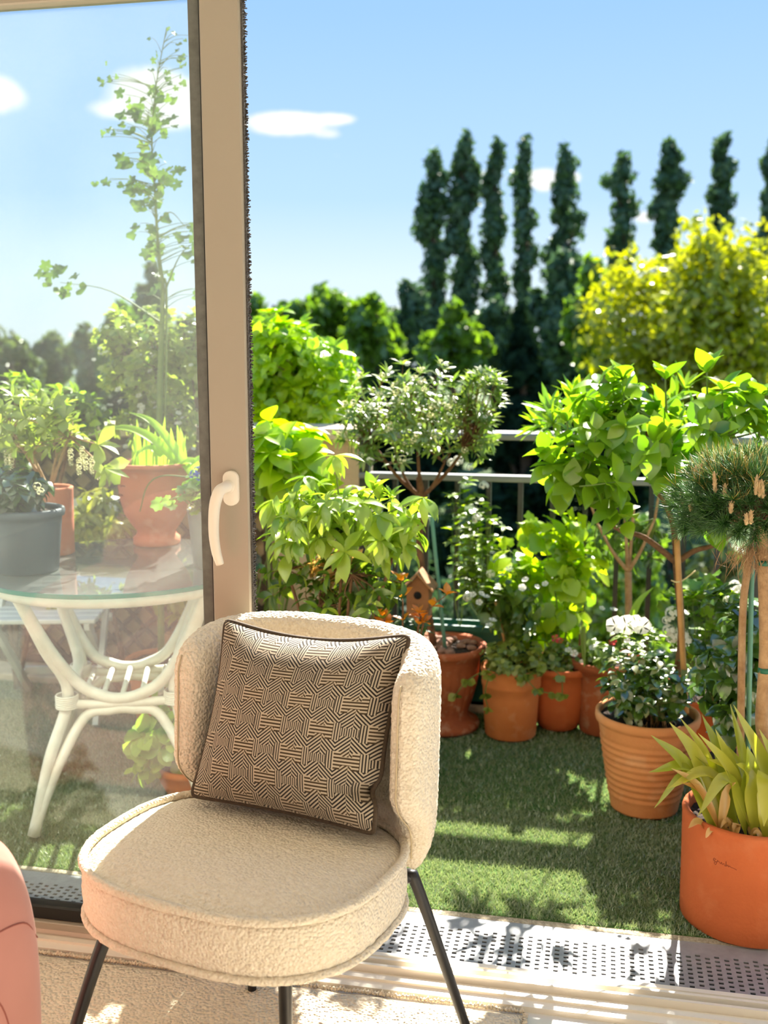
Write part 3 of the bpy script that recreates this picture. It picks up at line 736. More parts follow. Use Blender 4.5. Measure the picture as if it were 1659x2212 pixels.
def crown(root, origins, c, r, tips, tms, per_tip=5, size=(.05, .07), along=3, spread=62, droop=.3, bark='bark_brown', br=.005, limit=280, seed=1, minr=.35, zlow=-1.0, lname='leaf', tipfn=None, pull=.35, alongn=2, lift=.0, bname='branches'):
    rg = random.Random(seed); loc = V(root.location); bm = MB(); anch = []; tipsout = []
    c = V(c); r = V(r)
    k = 0
    while k < tips:
        u = unit(rg)
        if u[2] < zlow: continue
        k += 1
        p = c + r * u * (minr + (1 - minr) * rg.random() ** .6); p[2] += lift
        o = V(min(origins, key=lambda q: np.linalg.norm(V(q) - p) + rg.uniform(0, .05)))
        mid = o * .5 + p * .5 + V((rg.uniform(-.12, .12) * r[0], rg.uniform(-.12, .12) * r[1], -pull * abs(p[2] - o[2]) * .25))
        path = smooth_path([o, mid, p], 4); bm.tube([q - loc for q in path], [br, br * .7, br * .3], 5, False)
        d = path[-1] - path[-2]; whorl(anch, rg, p, d, per_tip, size, spread, droop); tipsout.append((p, d))
        for j in range(along):
            t = .45 + .5 * (j + rg.random() * .5) / max(1, along); i = min(len(path) - 2, int(t * (len(path) - 1))); fr = t * (len(path) - 1) - i
            q = path[i] * (1 - fr) + path[i + 1] * fr; whorl(anch, rg, q, path[i + 1] - path[i], alongn, size, spread + 8, droop)
    ob(bname, bm.me(bname, bark), root)
    place(root, lname, tms, anch, limit)
    return tipsout
def box2ell(px0, px1, py0, py1, Y, ry):
    a, b = at(px0, (py0 + py1) / 2, Y), at(px1, (py0 + py1) / 2, Y); c = (a + b) / 2; t, u = at((px0 + px1) / 2, py0, Y), at((px0 + px1) / 2, py1, Y)
    return c, V((abs(b[0] - a[0]) / 2, ry, abs(t[2] - u[2]) / 2))
def blade(root, pts, w, matn, name='leaf', fold=.25, n=5, prof='lance', nrm=None):
    """a single long leaf swept along a path"""
    loc = V(root.location); P = [q - loc for q in smooth_path(pts, n)]; m = len(P); v = []; f = []; pr = PROF[prof]; pk = max(pr)
    for i, p in enumerate(P):
        t = i / (m - 1); T = (P[min(i + 1, m - 1)] - P[max(i - 1, 0)]); T /= np.linalg.norm(T) + 1e-9
        N0 = V((0, -.5, .85)) if nrm is None else V(nrm); s = np.cross(T, N0); s /= np.linalg.norm(s) + 1e-9; N = np.cross(s, T)
        ww = w * max(np.interp(t, np.linspace(0, 1, len(pr)), pr) / pk, .02); v += [p - s * ww + N * fold * ww, p, p + s * ww + N * fold * ww]
    for i in range(m - 1):
        a = i * 3; f += [(a, a + 1, a + 4, a + 3), (a + 1, a + 2, a + 5, a + 4)]
    return ob(name, mesh(name, v, f, matn), root)
def stalk(root, pts, r, matn, name='stem', n=7):
    loc = V(root.location); return ob(name, mesh(name, *tube([q - loc for q in smooth_path(pts, 5)], r, n), matn), root)
def pot(root, prof, matn, soil_r, soil_z, name='pot', n=48, inner=None, wob=0.0):
    """prof: outer profile bottom to rim; thickness and inside are added"""
    rim_r, rim_z = prof[-1]; full = [(0.001, prof[0][1])] + prof + [(rim_r - .006, rim_z + .003), (rim_r - .014, rim_z - .002), (soil_r + .001, soil_z + .004), (soil_r * .96, soil_z - .03)]
    p = ob(name, mesh(name, *lathe(full, n), matn), root)
    v = []; f = []; rg = random.Random(4); rings_ = 6
    for i in range(rings_ + 1):
        rr_ = soil_r * (.02 + .98 * i / rings_)
        for j in range(24): v.append((rr_ * math.cos(2 * PI * j / 24), rr_ * math.sin(2 * PI * j / 24), soil_z + rg.uniform(-.006, .006) + .008 * (1 - i / rings_)))
    for i in range(rings_):
        for j in range(24): f.append((i * 24 + j, i * 24 + (j + 1) % 24, (i + 1) * 24 + (j + 1) % 24, (i + 1) * 24 + j))
    f.append(tuple(range(24))[::-1])
    ob('soil', mesh('soil', v, f, 'soil'), root); return p
Z0 = .010      # things stand on the turf
# leaf templates
T = {}
T['vib'] = [leaf_t('viburnum_leaf', 'ovate', 'lf_viburnum', .25, .5), leaf_t('viburnum_leaf', 'ovate', 'lf_viburnum', .15, .9), leaf_t('viburnum_leaf', 'elliptic', 'lf_viburnum', .3, .3, ws=1.15)]
T['cho'] = [leaf_t('choisya_leaf', 'lance', 'lf_choisya', .25, .9), leaf_t('choisya_leaf', 'elliptic', 'lf_choisya', .3, .5), leaf_t('choisya_leaf', 'lance', 'lf_choisya', .2, 1.4)]
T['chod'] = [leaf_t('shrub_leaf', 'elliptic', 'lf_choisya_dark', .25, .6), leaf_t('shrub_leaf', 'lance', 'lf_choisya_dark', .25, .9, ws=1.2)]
T['big'] = [leaf_t('broad_leaf', 'elliptic', 'lf_lime', .25, .9, ws=1.15), leaf_t('broad_leaf', 'ovate', 'lf_lime', .3, .6)]
T['lime'] = [leaf_t('lime_leaf', 'ovate', 'lf_lime', .2, .4, n=3)]
T['vine'] = [lobed_t('vine_leaf', 'lf_vine', 5, .25), leaf_t('vine_leaf', 'round', 'lf_vine', .15, .5)]
T['olv'] = [leaf_t('oleander_leaf', 'lance', 'lf_olive', .2, .3, n=3), leaf_t('oleander_leaf', 'narrow', 'lf_olive', .2, .5, n=3, ws=1.5)]
T['olg'] = [leaf_t('oleander_leaf', 'narrow', 'lf_viburnum', .2, .3, n=4, ws=1.3)]
T['cam'] = [leaf_t('camellia_leaf', 'elliptic', 'lf_camellia', .25, .5, ws=1.1), leaf_t('camellia_leaf', 'ovate', 'lf_camellia', .2, .7)]
T['mid'] = [leaf_t('small_leaf', 'elliptic', 'lf_mid', .2, .5, n=4), leaf_t('small_leaf', 'ovate', 'lf_mid', .2, .7, n=4)]
T['trail'] = [leaf_t('trailing_leaf', 'round', 'lf_trail', .15, .5, n=4), leaf_t('trailing_leaf', 'ovate', 'lf_trail', .2, .6, n=4)]
T['grey'] = [leaf_t('grey_leaf', 'elliptic', 'lf_grey', .2, .7, n=4)]
T['round'] = [leaf_t('oval_leaf', 'round', 'lf_round', .12, .35, ws=.8), leaf_t('oval_leaf', 'obovate', 'lf_round', .15, .5, ws=1.3)]
T['dark'] = [leaf_t('dark_leaf', 'round', 'lf_dark', .2, .7, n=4), leaf_t('dark_leaf', 'ovate', 'lf_dark', .3, 1.0, n=4)]
T['pier'] = [leaf_t('narrow_leaf', 'lance', 'lf_vinepale', .2, .4, n=4), leaf_t('narrow_leaf', 'obovate', 'lf_vinepale', .2, .5, n=4)]
T['ivy'] = [lobed_t('lobed_leaf', 'lf_climber', 5, .4), lobed_t('lobed_leaf', 'lf_climber', 3, .35, .2)]
T['orange'] = [leaf_t('orange_leaf', 'elliptic', 'lf_orange', .25, .4, ws=1.1)]
T['cyp'] = [leaf_t('fern_spray', 'lance', 'lf_cypress', .1, .8, n=3)]
T['climb'] = [leaf_t('climber_leaf', 'elliptic', 'lf_vinepale', .2, .4, n=3, ws=1.2)]
F_WHITE = flower_t('white_flower', 'petal_white', 5, .35, .60); F_CREAM = cluster_t('cream_flower', 'petal_cream', 16); F_BALL = cluster_t('flower_head', 'petal_white', 30); F_BLUE = cluster_t('blue_flower', 'petal_blue', 14); F_RED = flower_t('red_flower', 'petal_red')
def flowers(root, me, pts, name='flower', size=(.02, .03), up=(0, -.5, .8), seed=3):
    rg = random.Random(seed); loc = V(root.location)
    for p in pts:
        d = V((rg.uniform(-1, 1), rg.uniform(-1, 1), rg.uniform(-.3, .3))); o = bpy.data.objects.new(name, me); COL.objects.link(o); o.parent = root
        nr = V(up) + d * .45; m = fmat(np.cross(nr, V((1, .1, 0))), nr, rg.uniform(*size), V(p) - loc); o.matrix_local = Matrix([list(map(float, r_)) for r_ in m])
# ================================================================== POTTED PLANTS, RIGHT OF THE DOOR
rg = random.Random(11)
# --- standard viburnum in the big ribbed pot
PV = V((.155, 3.085, Z0)); vib = thing('potted_viburnum', 'lollipop shrub with large bright green leaves in wide ribbed terracotta pot', 'potted plant', PV)
pr_ = []
for i in range(49):
    t = i / 48; r_ = .098 + .044 * t; z = .262 * t
    if .16 < t < .86: r_ += .0028 * math.sin((t - .16) / .70 * 2 * PI * 9)
    pr_.append((r_, z))
pr_ += [(.149, .266), (.151, .275), (.150, .290)]
pot(vib, pr_, 'terra_ribbed', .138, .268, n=56)
fork = at(1462, 1215, 3.06)
stalk(vib, [PV + V((.035, -.01, .26)), at(1470, 1400, 3.065), fork], [.011, .010, .012], 'bark_brown', 'trunk')
stalk(vib, [at(1482, 1540, 3.02), at(1472, 1360, 3.02), at(1462, 1165, 3.02)], .0085, 'bamboo', 'bamboo_stake')
stalk(vib, [fork + V((-.015, -.035, -.045)), fork + V((.0, -.05, -.046)), fork + V((.02, -.035, -.04)), fork + V((.05, -.03, -.015))], .0022, 'twine', 'tie')
f1, f2, f3 = at(1330, 1140, 3.02), at(1400, 1010, 3.06), at(1560, 1170, 3.02)
for q in ([fork, at(1390, 1160, 3.05), f1, at(1250, 1050, 3.0)], [fork, at(1450, 1120, 3.08), f2, at(1400, 900, 3.05)], [fork, at(1500, 1190, 3.05), f3, at(1640, 1100, 3.05)]): stalk(vib, q, [.010, .008, .006, .004], 'bark_brown', 'limb')
c, r = box2ell(1168, 1700, 795, 1150, 3.05, .24)
crown(vib, [f1, f2, f3, at(1250, 1050, 3.0), at(1400, 900, 3.05), at(1640, 1100, 3.05), at(1560, 950, 3.0)], c, r, 72, T['vib'], 5, (.052, .088), 3, 62, .25, 'stem_green', .0035, 290, 21, .3, -.8)
sh = []
for (px, py) in [(1325, 800), (1437, 790), (1527, 775), (1345, 790), (1640, 830), (1560, 812), (1225, 880)]:
    p = at(px, py + 30, 3.0); whorl(sh, rg, p, V((0, 0, 1)), 5, (.05, .085), 40, .05); stalk(vib, [p, p + V((.01, .03, -.12))], [.002, .004], 'stem_green', 'shoot')
place(vib, 'leaf', T['vib'], sh)
# underplanting of grey green leaves and white petunias
c, r = box2ell(1298, 1500, 1400, 1550, 3.02, .12); 
crown(vib, [PV + V((-.05, -.03, .26)), PV + V((.03, -.03, .26)), PV + V((0, .05, .26))], c, r, 60, T['grey'] + T['cam'], 5, (.028, .045), 2, 65, .4, 'stem_green', .002, 160, 31, .3, -.5, bname='stems')
c, r = box2ell(1310, 1430, 1345, 1440, 3.12, .07); crown(vib, [PV + V((-.02, .03, .27))], c, r, 16, T['mid'], 4, (.025, .04), 2, 65, .3, 'stem_green', .002, 90, 32, .3, -.5, bname='stems')
flowers(vib, F_WHITE, [at(1330, 1352, 3.05), at(1352, 1350, 3.08), at(1388, 1354, 3.04), at(1372, 1346, 3.1)], 'flower', (.024, .032), (0, -.7, .5))
flowers(vib, F_WHITE, [at(1355, 1385, 3.0), at(1345, 1505, 2.95)], 'flower', (.008, .011))
ob('dry_stalks', (lambda b: [b.tube([(x, y, .26), (x + rg.uniform(-.02, .02), y + rg.uniform(-.02, .02), .26 + rg.uniform(.02, .06))], .0012, 4) for x, y in [(rg.uniform(-.05, .08), rg.uniform(-.09, .0)) for _ in range(70)]] and b.me('dry_stalks', 'needle_dry'))(MB()), vib, kind='stuff')

# --- front pot: standard pine with tulip leaves round its foot
PP = V((.372, 2.508, .006)); pine = thing('potted_pine', 'round-headed dwarf pine on bare trunk in smooth cylindrical orange terracotta pot', 'potted plant', PP)
pp = pot(pine, [(.148, 0), (.152, .004), (.153, .05), (.154, .15), (.156, .25), (.157, .262), (.155, .268)], 'terra_orange', .142, .238, n=72)
tr = [PP + V((.035, -.02, .23)), at(1655, 1620, 2.49), at(1645, 1560, 2.495), at(1652, 1400, 2.50), at(1648, 1215, 2.50), at(1646, 1120, 2.50)]
stalk(pine, tr, [.014, .0135, .0145, .0125, .0125, .011], 'bark_tan', 'trunk', 14)
stalk(pine, [at(1648, 1590, 2.478), at(1640, 1585, 2.470)], [.006, .003], 'bark_tan', 'trunk_knot')
for (px, py) in ((1650, 1215), (1652, 1447)):
    q = at(px, py, 2.50) - PP; ob('tape', mesh('tape', *tube([q + V((0, 0, -.006)), q + V((0, 0, .006))], .0152, 18), 'tape_green'), pine)
stalk(pine, [at(1622, 1180, 2.56), at(1612, 1250, 2.56), at(1604, 1340, 2.56), at(1600, 1600, 2.56), PP + V((-.02, .05, .23))], .009, 'bark_tan', 'side_stem')
stalk(pine, [at(1626, 1190, 2.57), at(1622, 1340, 2.57), PP + V((.0, .06, .23))], .006, 'stake_green', 'stake')
pc, prr = at(1632, 1095, 2.50), V((.208, .19, .118))
rn = np.random.default_rng(5); NV_, NF_ = [], []
def needles(n, cfun, L, w, matn, name):
    base, tip = cfun(n); d = tip - base; s = np.cross(d, rn.normal(0, 1, (n, 3))); s /= np.linalg.norm(s, axis=1)[:, None]; s2 = np.cross(d, s); s2 /= np.linalg.norm(s2, axis=1)[:, None]
    mid = (base + tip) / 2 + rn.normal(0, .0022, (n, 3)); P = np.zeros((n, 7, 3)); a = w
    for i, (cc, ws_) in enumerate(((base, 1.0), (mid, .9))):
        for j, (x, y) in enumerate(((1, 0), (-.5, .87), (-.5, -.87))): P[:, i * 3 + j] = cc + (s * x + s2 * y) * a * ws_
    P[:, 6] = tip; tri = np.array([(0, 1, 4), (0, 4, 3), (1, 2, 5), (1, 5, 4), (2, 0, 3), (2, 3, 5), (3, 4, 6), (4, 5, 6), (5, 3, 6)])
    F = (tri[None] + (np.arange(n) * 7)[:, None, None]).reshape(-1, 3)
    o = ob(name, mesh(name, P.reshape(-1, 3) - PP, F, matn, smooth=True), pine); o['kind'] = 'stuff'
shoots = []
while len(shoots) < 300:
    u = rn.normal(0, 1, 3); u /= np.linalg.norm(u)
    if u[2] < -.55: continue
    shoots.append((pc + prr * u * (.36 + .42 * rn.random()), u))
def nf(n):
    i = rn.integers(0, len(shoots), n); b = np.array([s_[0] for s_ in shoots])[i]; u = np.array([s_[1] for s_ in shoots])[i]; t = rn.random((n, 1)) * .04
    base = b + u * t * .8; d = u + rn.normal(0, .55, (n, 3)); d /= np.linalg.norm(d, axis=1)[:, None]; d[:, 2] += .12
    return base, base + d * rn.uniform(.035, .058, (n, 1))
needles(17000, nf, 0, .0007, 'needle', 'needles')
def nt_(n):
    b, t = nf(n * 3); k = (b[:, 2] > pc[2] + .03); b, t = b[k][:n], t[k][:n]
    while len(b) < n: b = np.concatenate([b, b])[:n]; t = np.concatenate([t, t])[:n]
    return b, b + (t - b) * .9 + V((0, 0, .01))
needles(1300, nt_, 0, .00065, 'needle_tip', 'new_needles')
def nd(n):
    base = at(1632, 1190, 2.50) + rn.normal(0, 1, (n, 3)) * V((.030, .030, .015)); d = rn.normal(0, .45, (n, 3)) + V((0, 0, -1)); d /= np.linalg.norm(d, axis=1)[:, None]
    return base, base + d * rn.uniform(.03, .07, (n, 1))
needles(300, nd, 0, .0006, 'needle_dry', 'dry_needles')
bm = MB()
for (p, u) in shoots[:90]: bm.tube([V(q) - PP for q in smooth_path([at(1640, 1130, 2.50), (p + pc) / 2 + V((0, 0, -.02)), p], 3)], [.004, .003, .002], 4, False)
ob('branches', bm.me('branches', 'bark_brown'), pine)
def candle(p, d, L):
    bm = MB(); d = V(d) / np.linalg.norm(d); pts = [p + d * L * t - PP for t in np.linspace(0, 1, 7)]; bm.tube(pts, [.0025, .0042, .0042, .0044, .0040, .0032, .0012], 8)
    for k in range(14):
        t = .1 + .8 * k / 14; a = 2.4 * k; q = p + d * L * t - PP + V((math.cos(a), math.sin(a), 0)) * .0034; bm.tube([q, q + V((math.cos(a), math.sin(a), 1.5)) * .0028], [.0014, .0005], 4)
    ob('candle', bm.me('candle', 'pine_candle'), pine)
for (px, py, Y, L) in [(1503, 1030, 2.44, .040), (1513, 1020, 2.46, .035), (1545, 1050, 2.36, .045), (1566, 1060, 2.36, .030), (1578, 1095, 2.32, .028), (1590, 1010, 2.45, .032), (1610, 1004, 2.44, .034), (1622, 1000, 2.46, .036), (1632, 1055, 2.32, .042), (1640, 1060, 2.32, .036), (1648, 1062, 2.32, .040), (1612, 1120, 2.30, .026), (1622, 1118, 2.30, .030), (1492, 1090, 2.42, .034), (1475, 1075, 2.46, .030), (1560, 1010, 2.5, .03)]:
    candle(at(px, py + 14, Y + .03), V((rg.uniform(-.15, .05), -.12, 1)), L * 1.05)
# tulip / lily leaves
S = lambda: PP + V((rg.uniform(-.09, .02), rg.uniform(-.09, -.02), .235))
for (tx, ty, Y, w, bulge, mt, sx) in [(1406, 1588, 2.40, .016, .02, 'lf_tulip', -.09), (1446, 1560, 2.42, .017, .02, 'lf_tulip', -.08), (1469, 1550, 2.44, .010, .02, 'lf_tulip', -.06), (1516, 1543, 2.45, .013, .01, 'lf_tulip', -.04), (1577, 1520, 2.44, .010, .0, 'lf_tulip', 0), (1584, 1522, 2.42, .016, .0, 'lf_tulip', .07),
                                      (1508, 1584, 2.38, .015, .01, 'lf_tulip', .0), (1530, 1640, 2.38, .014, .03, 'lf_tulip', -.02), (1614, 1612, 2.38, .020, .01, 'lf_tulip', -.01), (1402, 1668, 2.36, .016, .05, 'lf_tulip', -.06), (1442, 1704, 2.35, .014, .06, 'lf_tulip', -.03), (1413, 1746, 2.37, .010, .08, 'lf_tulip', -.09), (1508, 1762, 2.335, .014, .085, 'lf_tulip', -.02),
                                      (1650, 1785, 2.335, .022, .10, 'lf_tulip', .02), (1668, 1690, 2.33, .018, .10, 'lf_tulip', .06), (1560, 1600, 2.46, .014, .0, 'lf_tulip', .02), (1490, 1620, 2.43, .015, .02, 'lf_tulip', -.05), (1640, 1575, 2.42, .013, .01, 'lf_tulip', .08), (1590, 1650, 2.36, .018, .03, 'lf_tulip', .0), (1545, 1575, 2.42, .014, .0, 'lf_tulip', -.02)]:
    s0 = PP + V((sx + .0, rg.uniform(-.10, -.05), .240)); tp = at(tx, ty, Y); m1 = s0 * .55 + tp * .45 + V((0, 0, .03 + bulge)); blade(pine, [s0, m1, tp], w * 1.2, mt, n=6, prof='lance', fold=.4)
for k in range(16):
    s0 = PP + V((rg.uniform(-.13, .08), rg.uniform(-.13, -.06), .245)); e = s0 + V((rg.uniform(-.05, .05), rg.uniform(-.03, .02), rg.uniform(-.012, .03))); blade(pine, [s0, (s0 + e) / 2 + V((0, 0, rg.uniform(.005, .03))), e], rg.uniform(.006, .012), 'lf_dry', 'dry_leaf', n=4, fold=.6)
for (tx, ty, Y) in [(1470, 1690, 2.36), (1450, 1660, 2.36), (1590, 1690, 2.37)]:
    s0 = PP + V((-.08, -.09, .25)); tp = at(tx, ty, Y); blade(pine, [s0, (s0 + tp) / 2 + V((0, 0, .03)), tp], .012, 'lf_dry', 'dry_leaf', n=4, fold=.7)
# maker's signature scratched into the pot
sig = [(0, .2), (.15, .9), (.02, .95), (.0, .3), (.2, .2), (.24, .9), (.14, -.7), (.05, -.3), (.3, .6), (.42, .2), (.46, .8), (.52, .2), (.6, .7), (.64, .2), (.7, .2), (.72, 1.6), (.74, .2), (.82, .7), (.86, .2), (.92, .6), (1.0, .3), (1.12, .35), (1.3, .1)]
pts = []
for q in smooth_path([(a, b, 0) for a, b in sig], 5):
    ph = R(-127) + q[0] * .27 ; pts.append(V((.1548 * math.cos(ph), .1548 * math.sin(ph), .190 + q[1] * .008 - q[0] * .004)))
ob('signature', mesh('signature', *tube(pts, .0007, 4), 'incised'), pine)

# --- camellia between the pots
PC = V((.42, 2.90, Z0)); cam_p = thing('potted_camellia', 'dark glossy leaved shrub behind the trunk of the pine', 'potted plant', PC)
pot(cam_p, [(.09, 0), (.11, .12), (.122, .21), (.132, .212), (.133, .24)], 'terra_warm', .12, .222)
c, r = box2ell(1500, 1690, 1250, 1610, 2.84, .14); o_ = [PC + V((0, 0, .23)), PC + V((-.03, 0, .4)), PC + V((.02, -.02, .52))]
stalk(cam_p, o_ + [PC + V((.0, 0, .68))], [.007, .006, .005, .003], 'stem_green')
crown(cam_p, o_, c, r, 62, T['cam'], 5, (.036, .062), 3, 62, .25, 'stem_green', .0025, 280, 41, .25)

# --- white geranium in the squat pot behind
PG = V((.36, 3.42, Z0)); ger = thing('potted_geranium', 'white flowering geranium in squat terracotta pot behind the ribbed pot', 'potted plant', PG)
pot(ger, [(.10, 0), (.13, .14), (.142, .225), (.156, .228), (.158, .262)], 'terra_orange', .14, .245)
T['ger'] = [lobed_t('geranium_leaf', 'lf_mid', 7, .18, .15), lobed_t('geranium_leaf', 'lf_viburnum', 7, .2, .1)]
c, r = box2ell(1440, 1600, 1240, 1390, 3.38, .13); crown(ger, [PG + V((0, 0, .25)), PG + V((-.06, 0, .25)), PG + V((.05, -.03, .26))], c, r, 46, T['ger'], 3, (.045, .07), 1, 60, .1, 'stem_green', .0025, 150, 51, .3, -.6, bname='stems')
for (px, py, s) in [(1453, 1325, .030), (1445, 1362, .026), (1470, 1372, .032), (1478, 1385, .03), (1455, 1375, .03), (1587, 1265, .022), (1595, 1272, .02), (1572, 1298, .02), (1530, 1405, .024), (1540, 1412, .024), (1440, 1340, .018), (1515, 1418, .018)]:
    p = at(px, py, 3.33); flowers(ger, F_BALL, [p], 'flower_head', (s * .8, s)); stalk(ger, [p, p * .5 + (PG + V((0, 0, .3))) * .5 + V((0, 0, .02)), PG + V((0, 0, .25))], .0018, 'stem_green', 'flower_stalk', 5)
# --- standard oleander with grey green leaves in the fluted urn
PO = V((-.53, 3.64, Z0)); ole = thing('potted_oleander', 'round-headed small leaved shrub with cream flowers in fluted terracotta urn', 'potted plant', PO)
def fluted(root, prof, matn, n=72, flutes=24, z0=.06, z1=.24):
    v = []; f = []
    for (r_, z) in prof:
        for j in range(n):
            a = 2 * PI * j / n; k = 1.0
            if z0 < z < z1: k = 1 + .03 * math.cos(flutes * a)
            v.append((r_ * k * math.cos(a), r_ * k * math.sin(a), z))
    for i in range(len(prof) - 1):
        for j in range(n): f.append((i * n + j, i * n + (j + 1) % n, (i + 1) * n + (j + 1) % n, (i + 1) * n + j))
    return ob('urn', mesh('urn', v, f, matn), root)
fluted(ole, [(.001, 0), (.128, 0), (.132, .012), (.126, .024), (.098, .034), (.088, .05), (.09, .07), (.104, .11), (.116, .16), (.124, .21), (.128, .245), (.130, .262), (.142, .274), (.152, .282), (.154, .298), (.146, .306), (.13, .300), (.125, .28), (.10, .27)], 'terra_dark')
ob('soil', mesh('soil', *lathe([(.001, .292), (.06, .290), (.128, .284)], 28), 'soil'), ole)
for k in range(46):
    a, q = rg.uniform(0, 6.28), math.sqrt(rg.random()) * .115; s = rg.uniform(.010, .022)
    blob('pebble', (q * math.cos(a), q * math.sin(a), .292 + s * .3), (s, s * rg.uniform(.7, 1), s * .6), 2.2, 2.2, 'pebble', ole, 8, 5)
tt = at(910, 1075, 3.60); stalk(ole, [PO + V((-.03, -.02, .28)), at(908, 1200, 3.62), tt, at(905, 1030, 3.60)], [.014, .013, .014, .010], 'bark_brown', 'trunk')
stalk(ole, [PO + V((.015, -.05, .27)), at(931, 1100, 3.55)], .007, 'stake_green', 'stake')
c, r = box2ell(725, 1070, 778, 1060, 3.55, .24)
lim = [tt, at(860, 1000, 3.55), at(960, 1000, 3.55), at(1030, 930, 3.55), at(800, 950, 3.55), at(900, 930, 3.6)]
for q in lim[1:]: stalk(ole, [tt, (tt + q) / 2 + V((0, 0, -.02)), q], [.008, .006, .004], 'bark_brown', 'limb')
tips = crown(ole, lim, c, r, 150, T['olv'], 8, (.030, .052), 3, 55, .1, 'bark_brown', .0022, 290, 61, .35, -.55)
for (bx0, bx1, by0, by1, nn_) in [(965, 1080, 790, 960, 26), (1010, 1085, 800, 860, 12)]:
    c2, r2 = box2ell(bx0, bx1, by0, by1, 3.5, .10); crown(ole, [at(1000, 970, 3.52)], c2, r2, nn_, T['olv'], 8, (.034, .055), 1, 52, .1, 'bark_brown', .002, 120, 62 + nn_, .3, -.6)
flowers(ole, F_CREAM, [tips[i][0] + V((0, -.01, .01)) for i in range(0, 150, 3)], 'flower_cluster', (.010, .018))
flowers(ole, F_WHITE, [tips[i][0] + V((.02, -.02, .0)) for i in range(1, 150, 5)], 'flower', (.007, .011))

# --- birdhouse standing beside the urn
BH = at(905, 1330, 3.50); bh = thing('bird_house', 'small wooden bird house with round entrance hole beside the fluted urn', 'bird house', (BH[0], 3.50, Z0))
ob('post', MB().box((-.012, .0, 0), (.012, .024, BH[2] - Z0 + .02)).me('post', 'wood_old', False), bh)
zb = BH[2] - Z0
v = [(-.038, -.03, zb), (.038, -.03, zb), (.038, -.03, zb + .105), (0, -.03, zb + .145), (-.038, -.03, zb + .105)]; v += [(a, .05, c_) for a, b_, c_ in v]
ob('body', mesh('body', v, [(0, 1, 2, 3, 4), (9, 8, 7, 6, 5), (0, 5, 6, 1), (1, 6, 7, 2), (4, 9, 5, 0)], 'bird_wood', False), bh)
for sg in (1, -1):
    v = [(0, -.045, zb + .150), (sg * .055, -.045, zb + .093), (sg * .055, .062, zb + .093), (0, .062, zb + .150)]; v += [(a, b_, c_ + .008) for a, b_, c_ in v]
    ob('roof_board', mesh('roof_board', v, [(0, 1, 2, 3), (7, 6, 5, 4), (0, 4, 5, 1), (1, 5, 6, 2), (2, 6, 7, 3), (3, 7, 4, 0)], 'wood_old', False), bh)
ob('entrance_hole', mesh('entrance_hole', *tube([(.0, -.0315, zb + .078), (0, -.0295, zb + .078)], .0135, 20), 'hole_dark'), bh)
ob('perch', mesh('perch', *tube([(0, -.05, zb + .045), (0, -.03, zb + .045)], .003, 8), 'wood_old'), bh)

# --- green planter box behind the urn
gp = thing('planter_box', 'dark green plastic planter box against the railing behind the urn', 'planter', (-.43, 3.865, .036))
ob('box', (lambda b: b.box((-.22, -.06, 0), (.22, .03, .012)).box((-.22, -.06, 0), (-.21, .03, .30)).box((.21, -.06, 0), (.22, .03, .30)).box((-.22, -.06, 0), (.22, -.052, .30)).box((-.22, .022, 0), (.22, .03, .30)).box((-.227, -.067, .28), (.227, -.060, .30)))(MB()).me('box', 'green_plastic', False), gp)
ob('soil', MB().box((-.209, -.051, .2), (.209, .021, .27)).me('soil', 'soil', False), gp)
c, r = box2ell(940, 1090, 1030, 1250, 3.84, .07); crown(gp, [V((-.5, 3.85, .3)), V((-.35, 3.85, .3)), V((-.42, 3.85, .34))], c, r, 46, T['mid'] + T['lime'], 5, (.03, .05), 2, 62, .2, 'stem_green', .002, 260, 71, .25, bname='stems')
flowers(gp, F_BALL, [at(x, y, 3.76) for x, y in [(1030, 1120), (990, 995), (975, 1000), (1015, 1010), (1045, 1050), (1010, 1290), (1060, 1240)]], 'flower', (.014, .024))

# --- the row of terracotta pots
def tpot(name, lbl, P, prof, mt, sr, sz):
    t = thing(name, lbl, 'potted plant', P); pot(t, prof, mt, sr, sz); return t
P1 = V((-.285, 3.60, Z0)); p1 = tpot('potted_trailing_plant', 'tapered terracotta pot with a banded rim and trailing green leaves, beside the urn', P1, [(.084, 0), (.089, .005), (.098, .15), (.100, .178), (.103, .182), (.104, .192), (.102, .198), (.106, .228), (.109, .240), (.108, .246)], 'terra_warm', .098, .225)
c, r = box2ell(1035, 1180, 1375, 1475, 3.56, .10); crown(p1, [P1 + V((x, y, .23)) for x, y in ((0, 0), (-.05, -.02), (.05, -.02), (0, .04))], c, r, 56, T['trail'], 5, (.018, .032), 3, 68, .5, 'stem_green', .0018, 280, 81, .2, -.6, bname='stems')
for (q) in ([(1060, 1460), (1048, 1500), (1055, 1530)], [(1130, 1460), (1160, 1490), (1200, 1500)], [(1170, 1440), (1210, 1460), (1215, 1500)], [(1050, 1450), (1010, 1470), (985, 1500)]):
    pts = [at(x, y, 3.47) for x, y in q]; stalk(p1, [P1 + V((0, -.05, .24))] + pts, .0018, 'stem_green', 'runner', 5); an = []
    for p in pts: whorl(an, rg, p, V((0, -.3, -1)), 5, (.022, .036), 70, .2)
    place(p1, 'leaf', T['trail'], an)
stalk(p1, [P1 + V((.0, .0, .22)), at(1071, 1300, 3.60)], .005, 'bamboo', 'stake')
c, r = box2ell(1040, 1170, 1230, 1400, 3.62, .10); tips = crown(p1, [P1 + V((0, 0, .23)), at(1085, 1330, 3.62), at(1071, 1300, 3.60)], c, r, 40, T['chod'] + T['mid'], 4, (.035, .065), 3, 65, .5, 'stem_green', .002, 220, 82, .2, -.7)
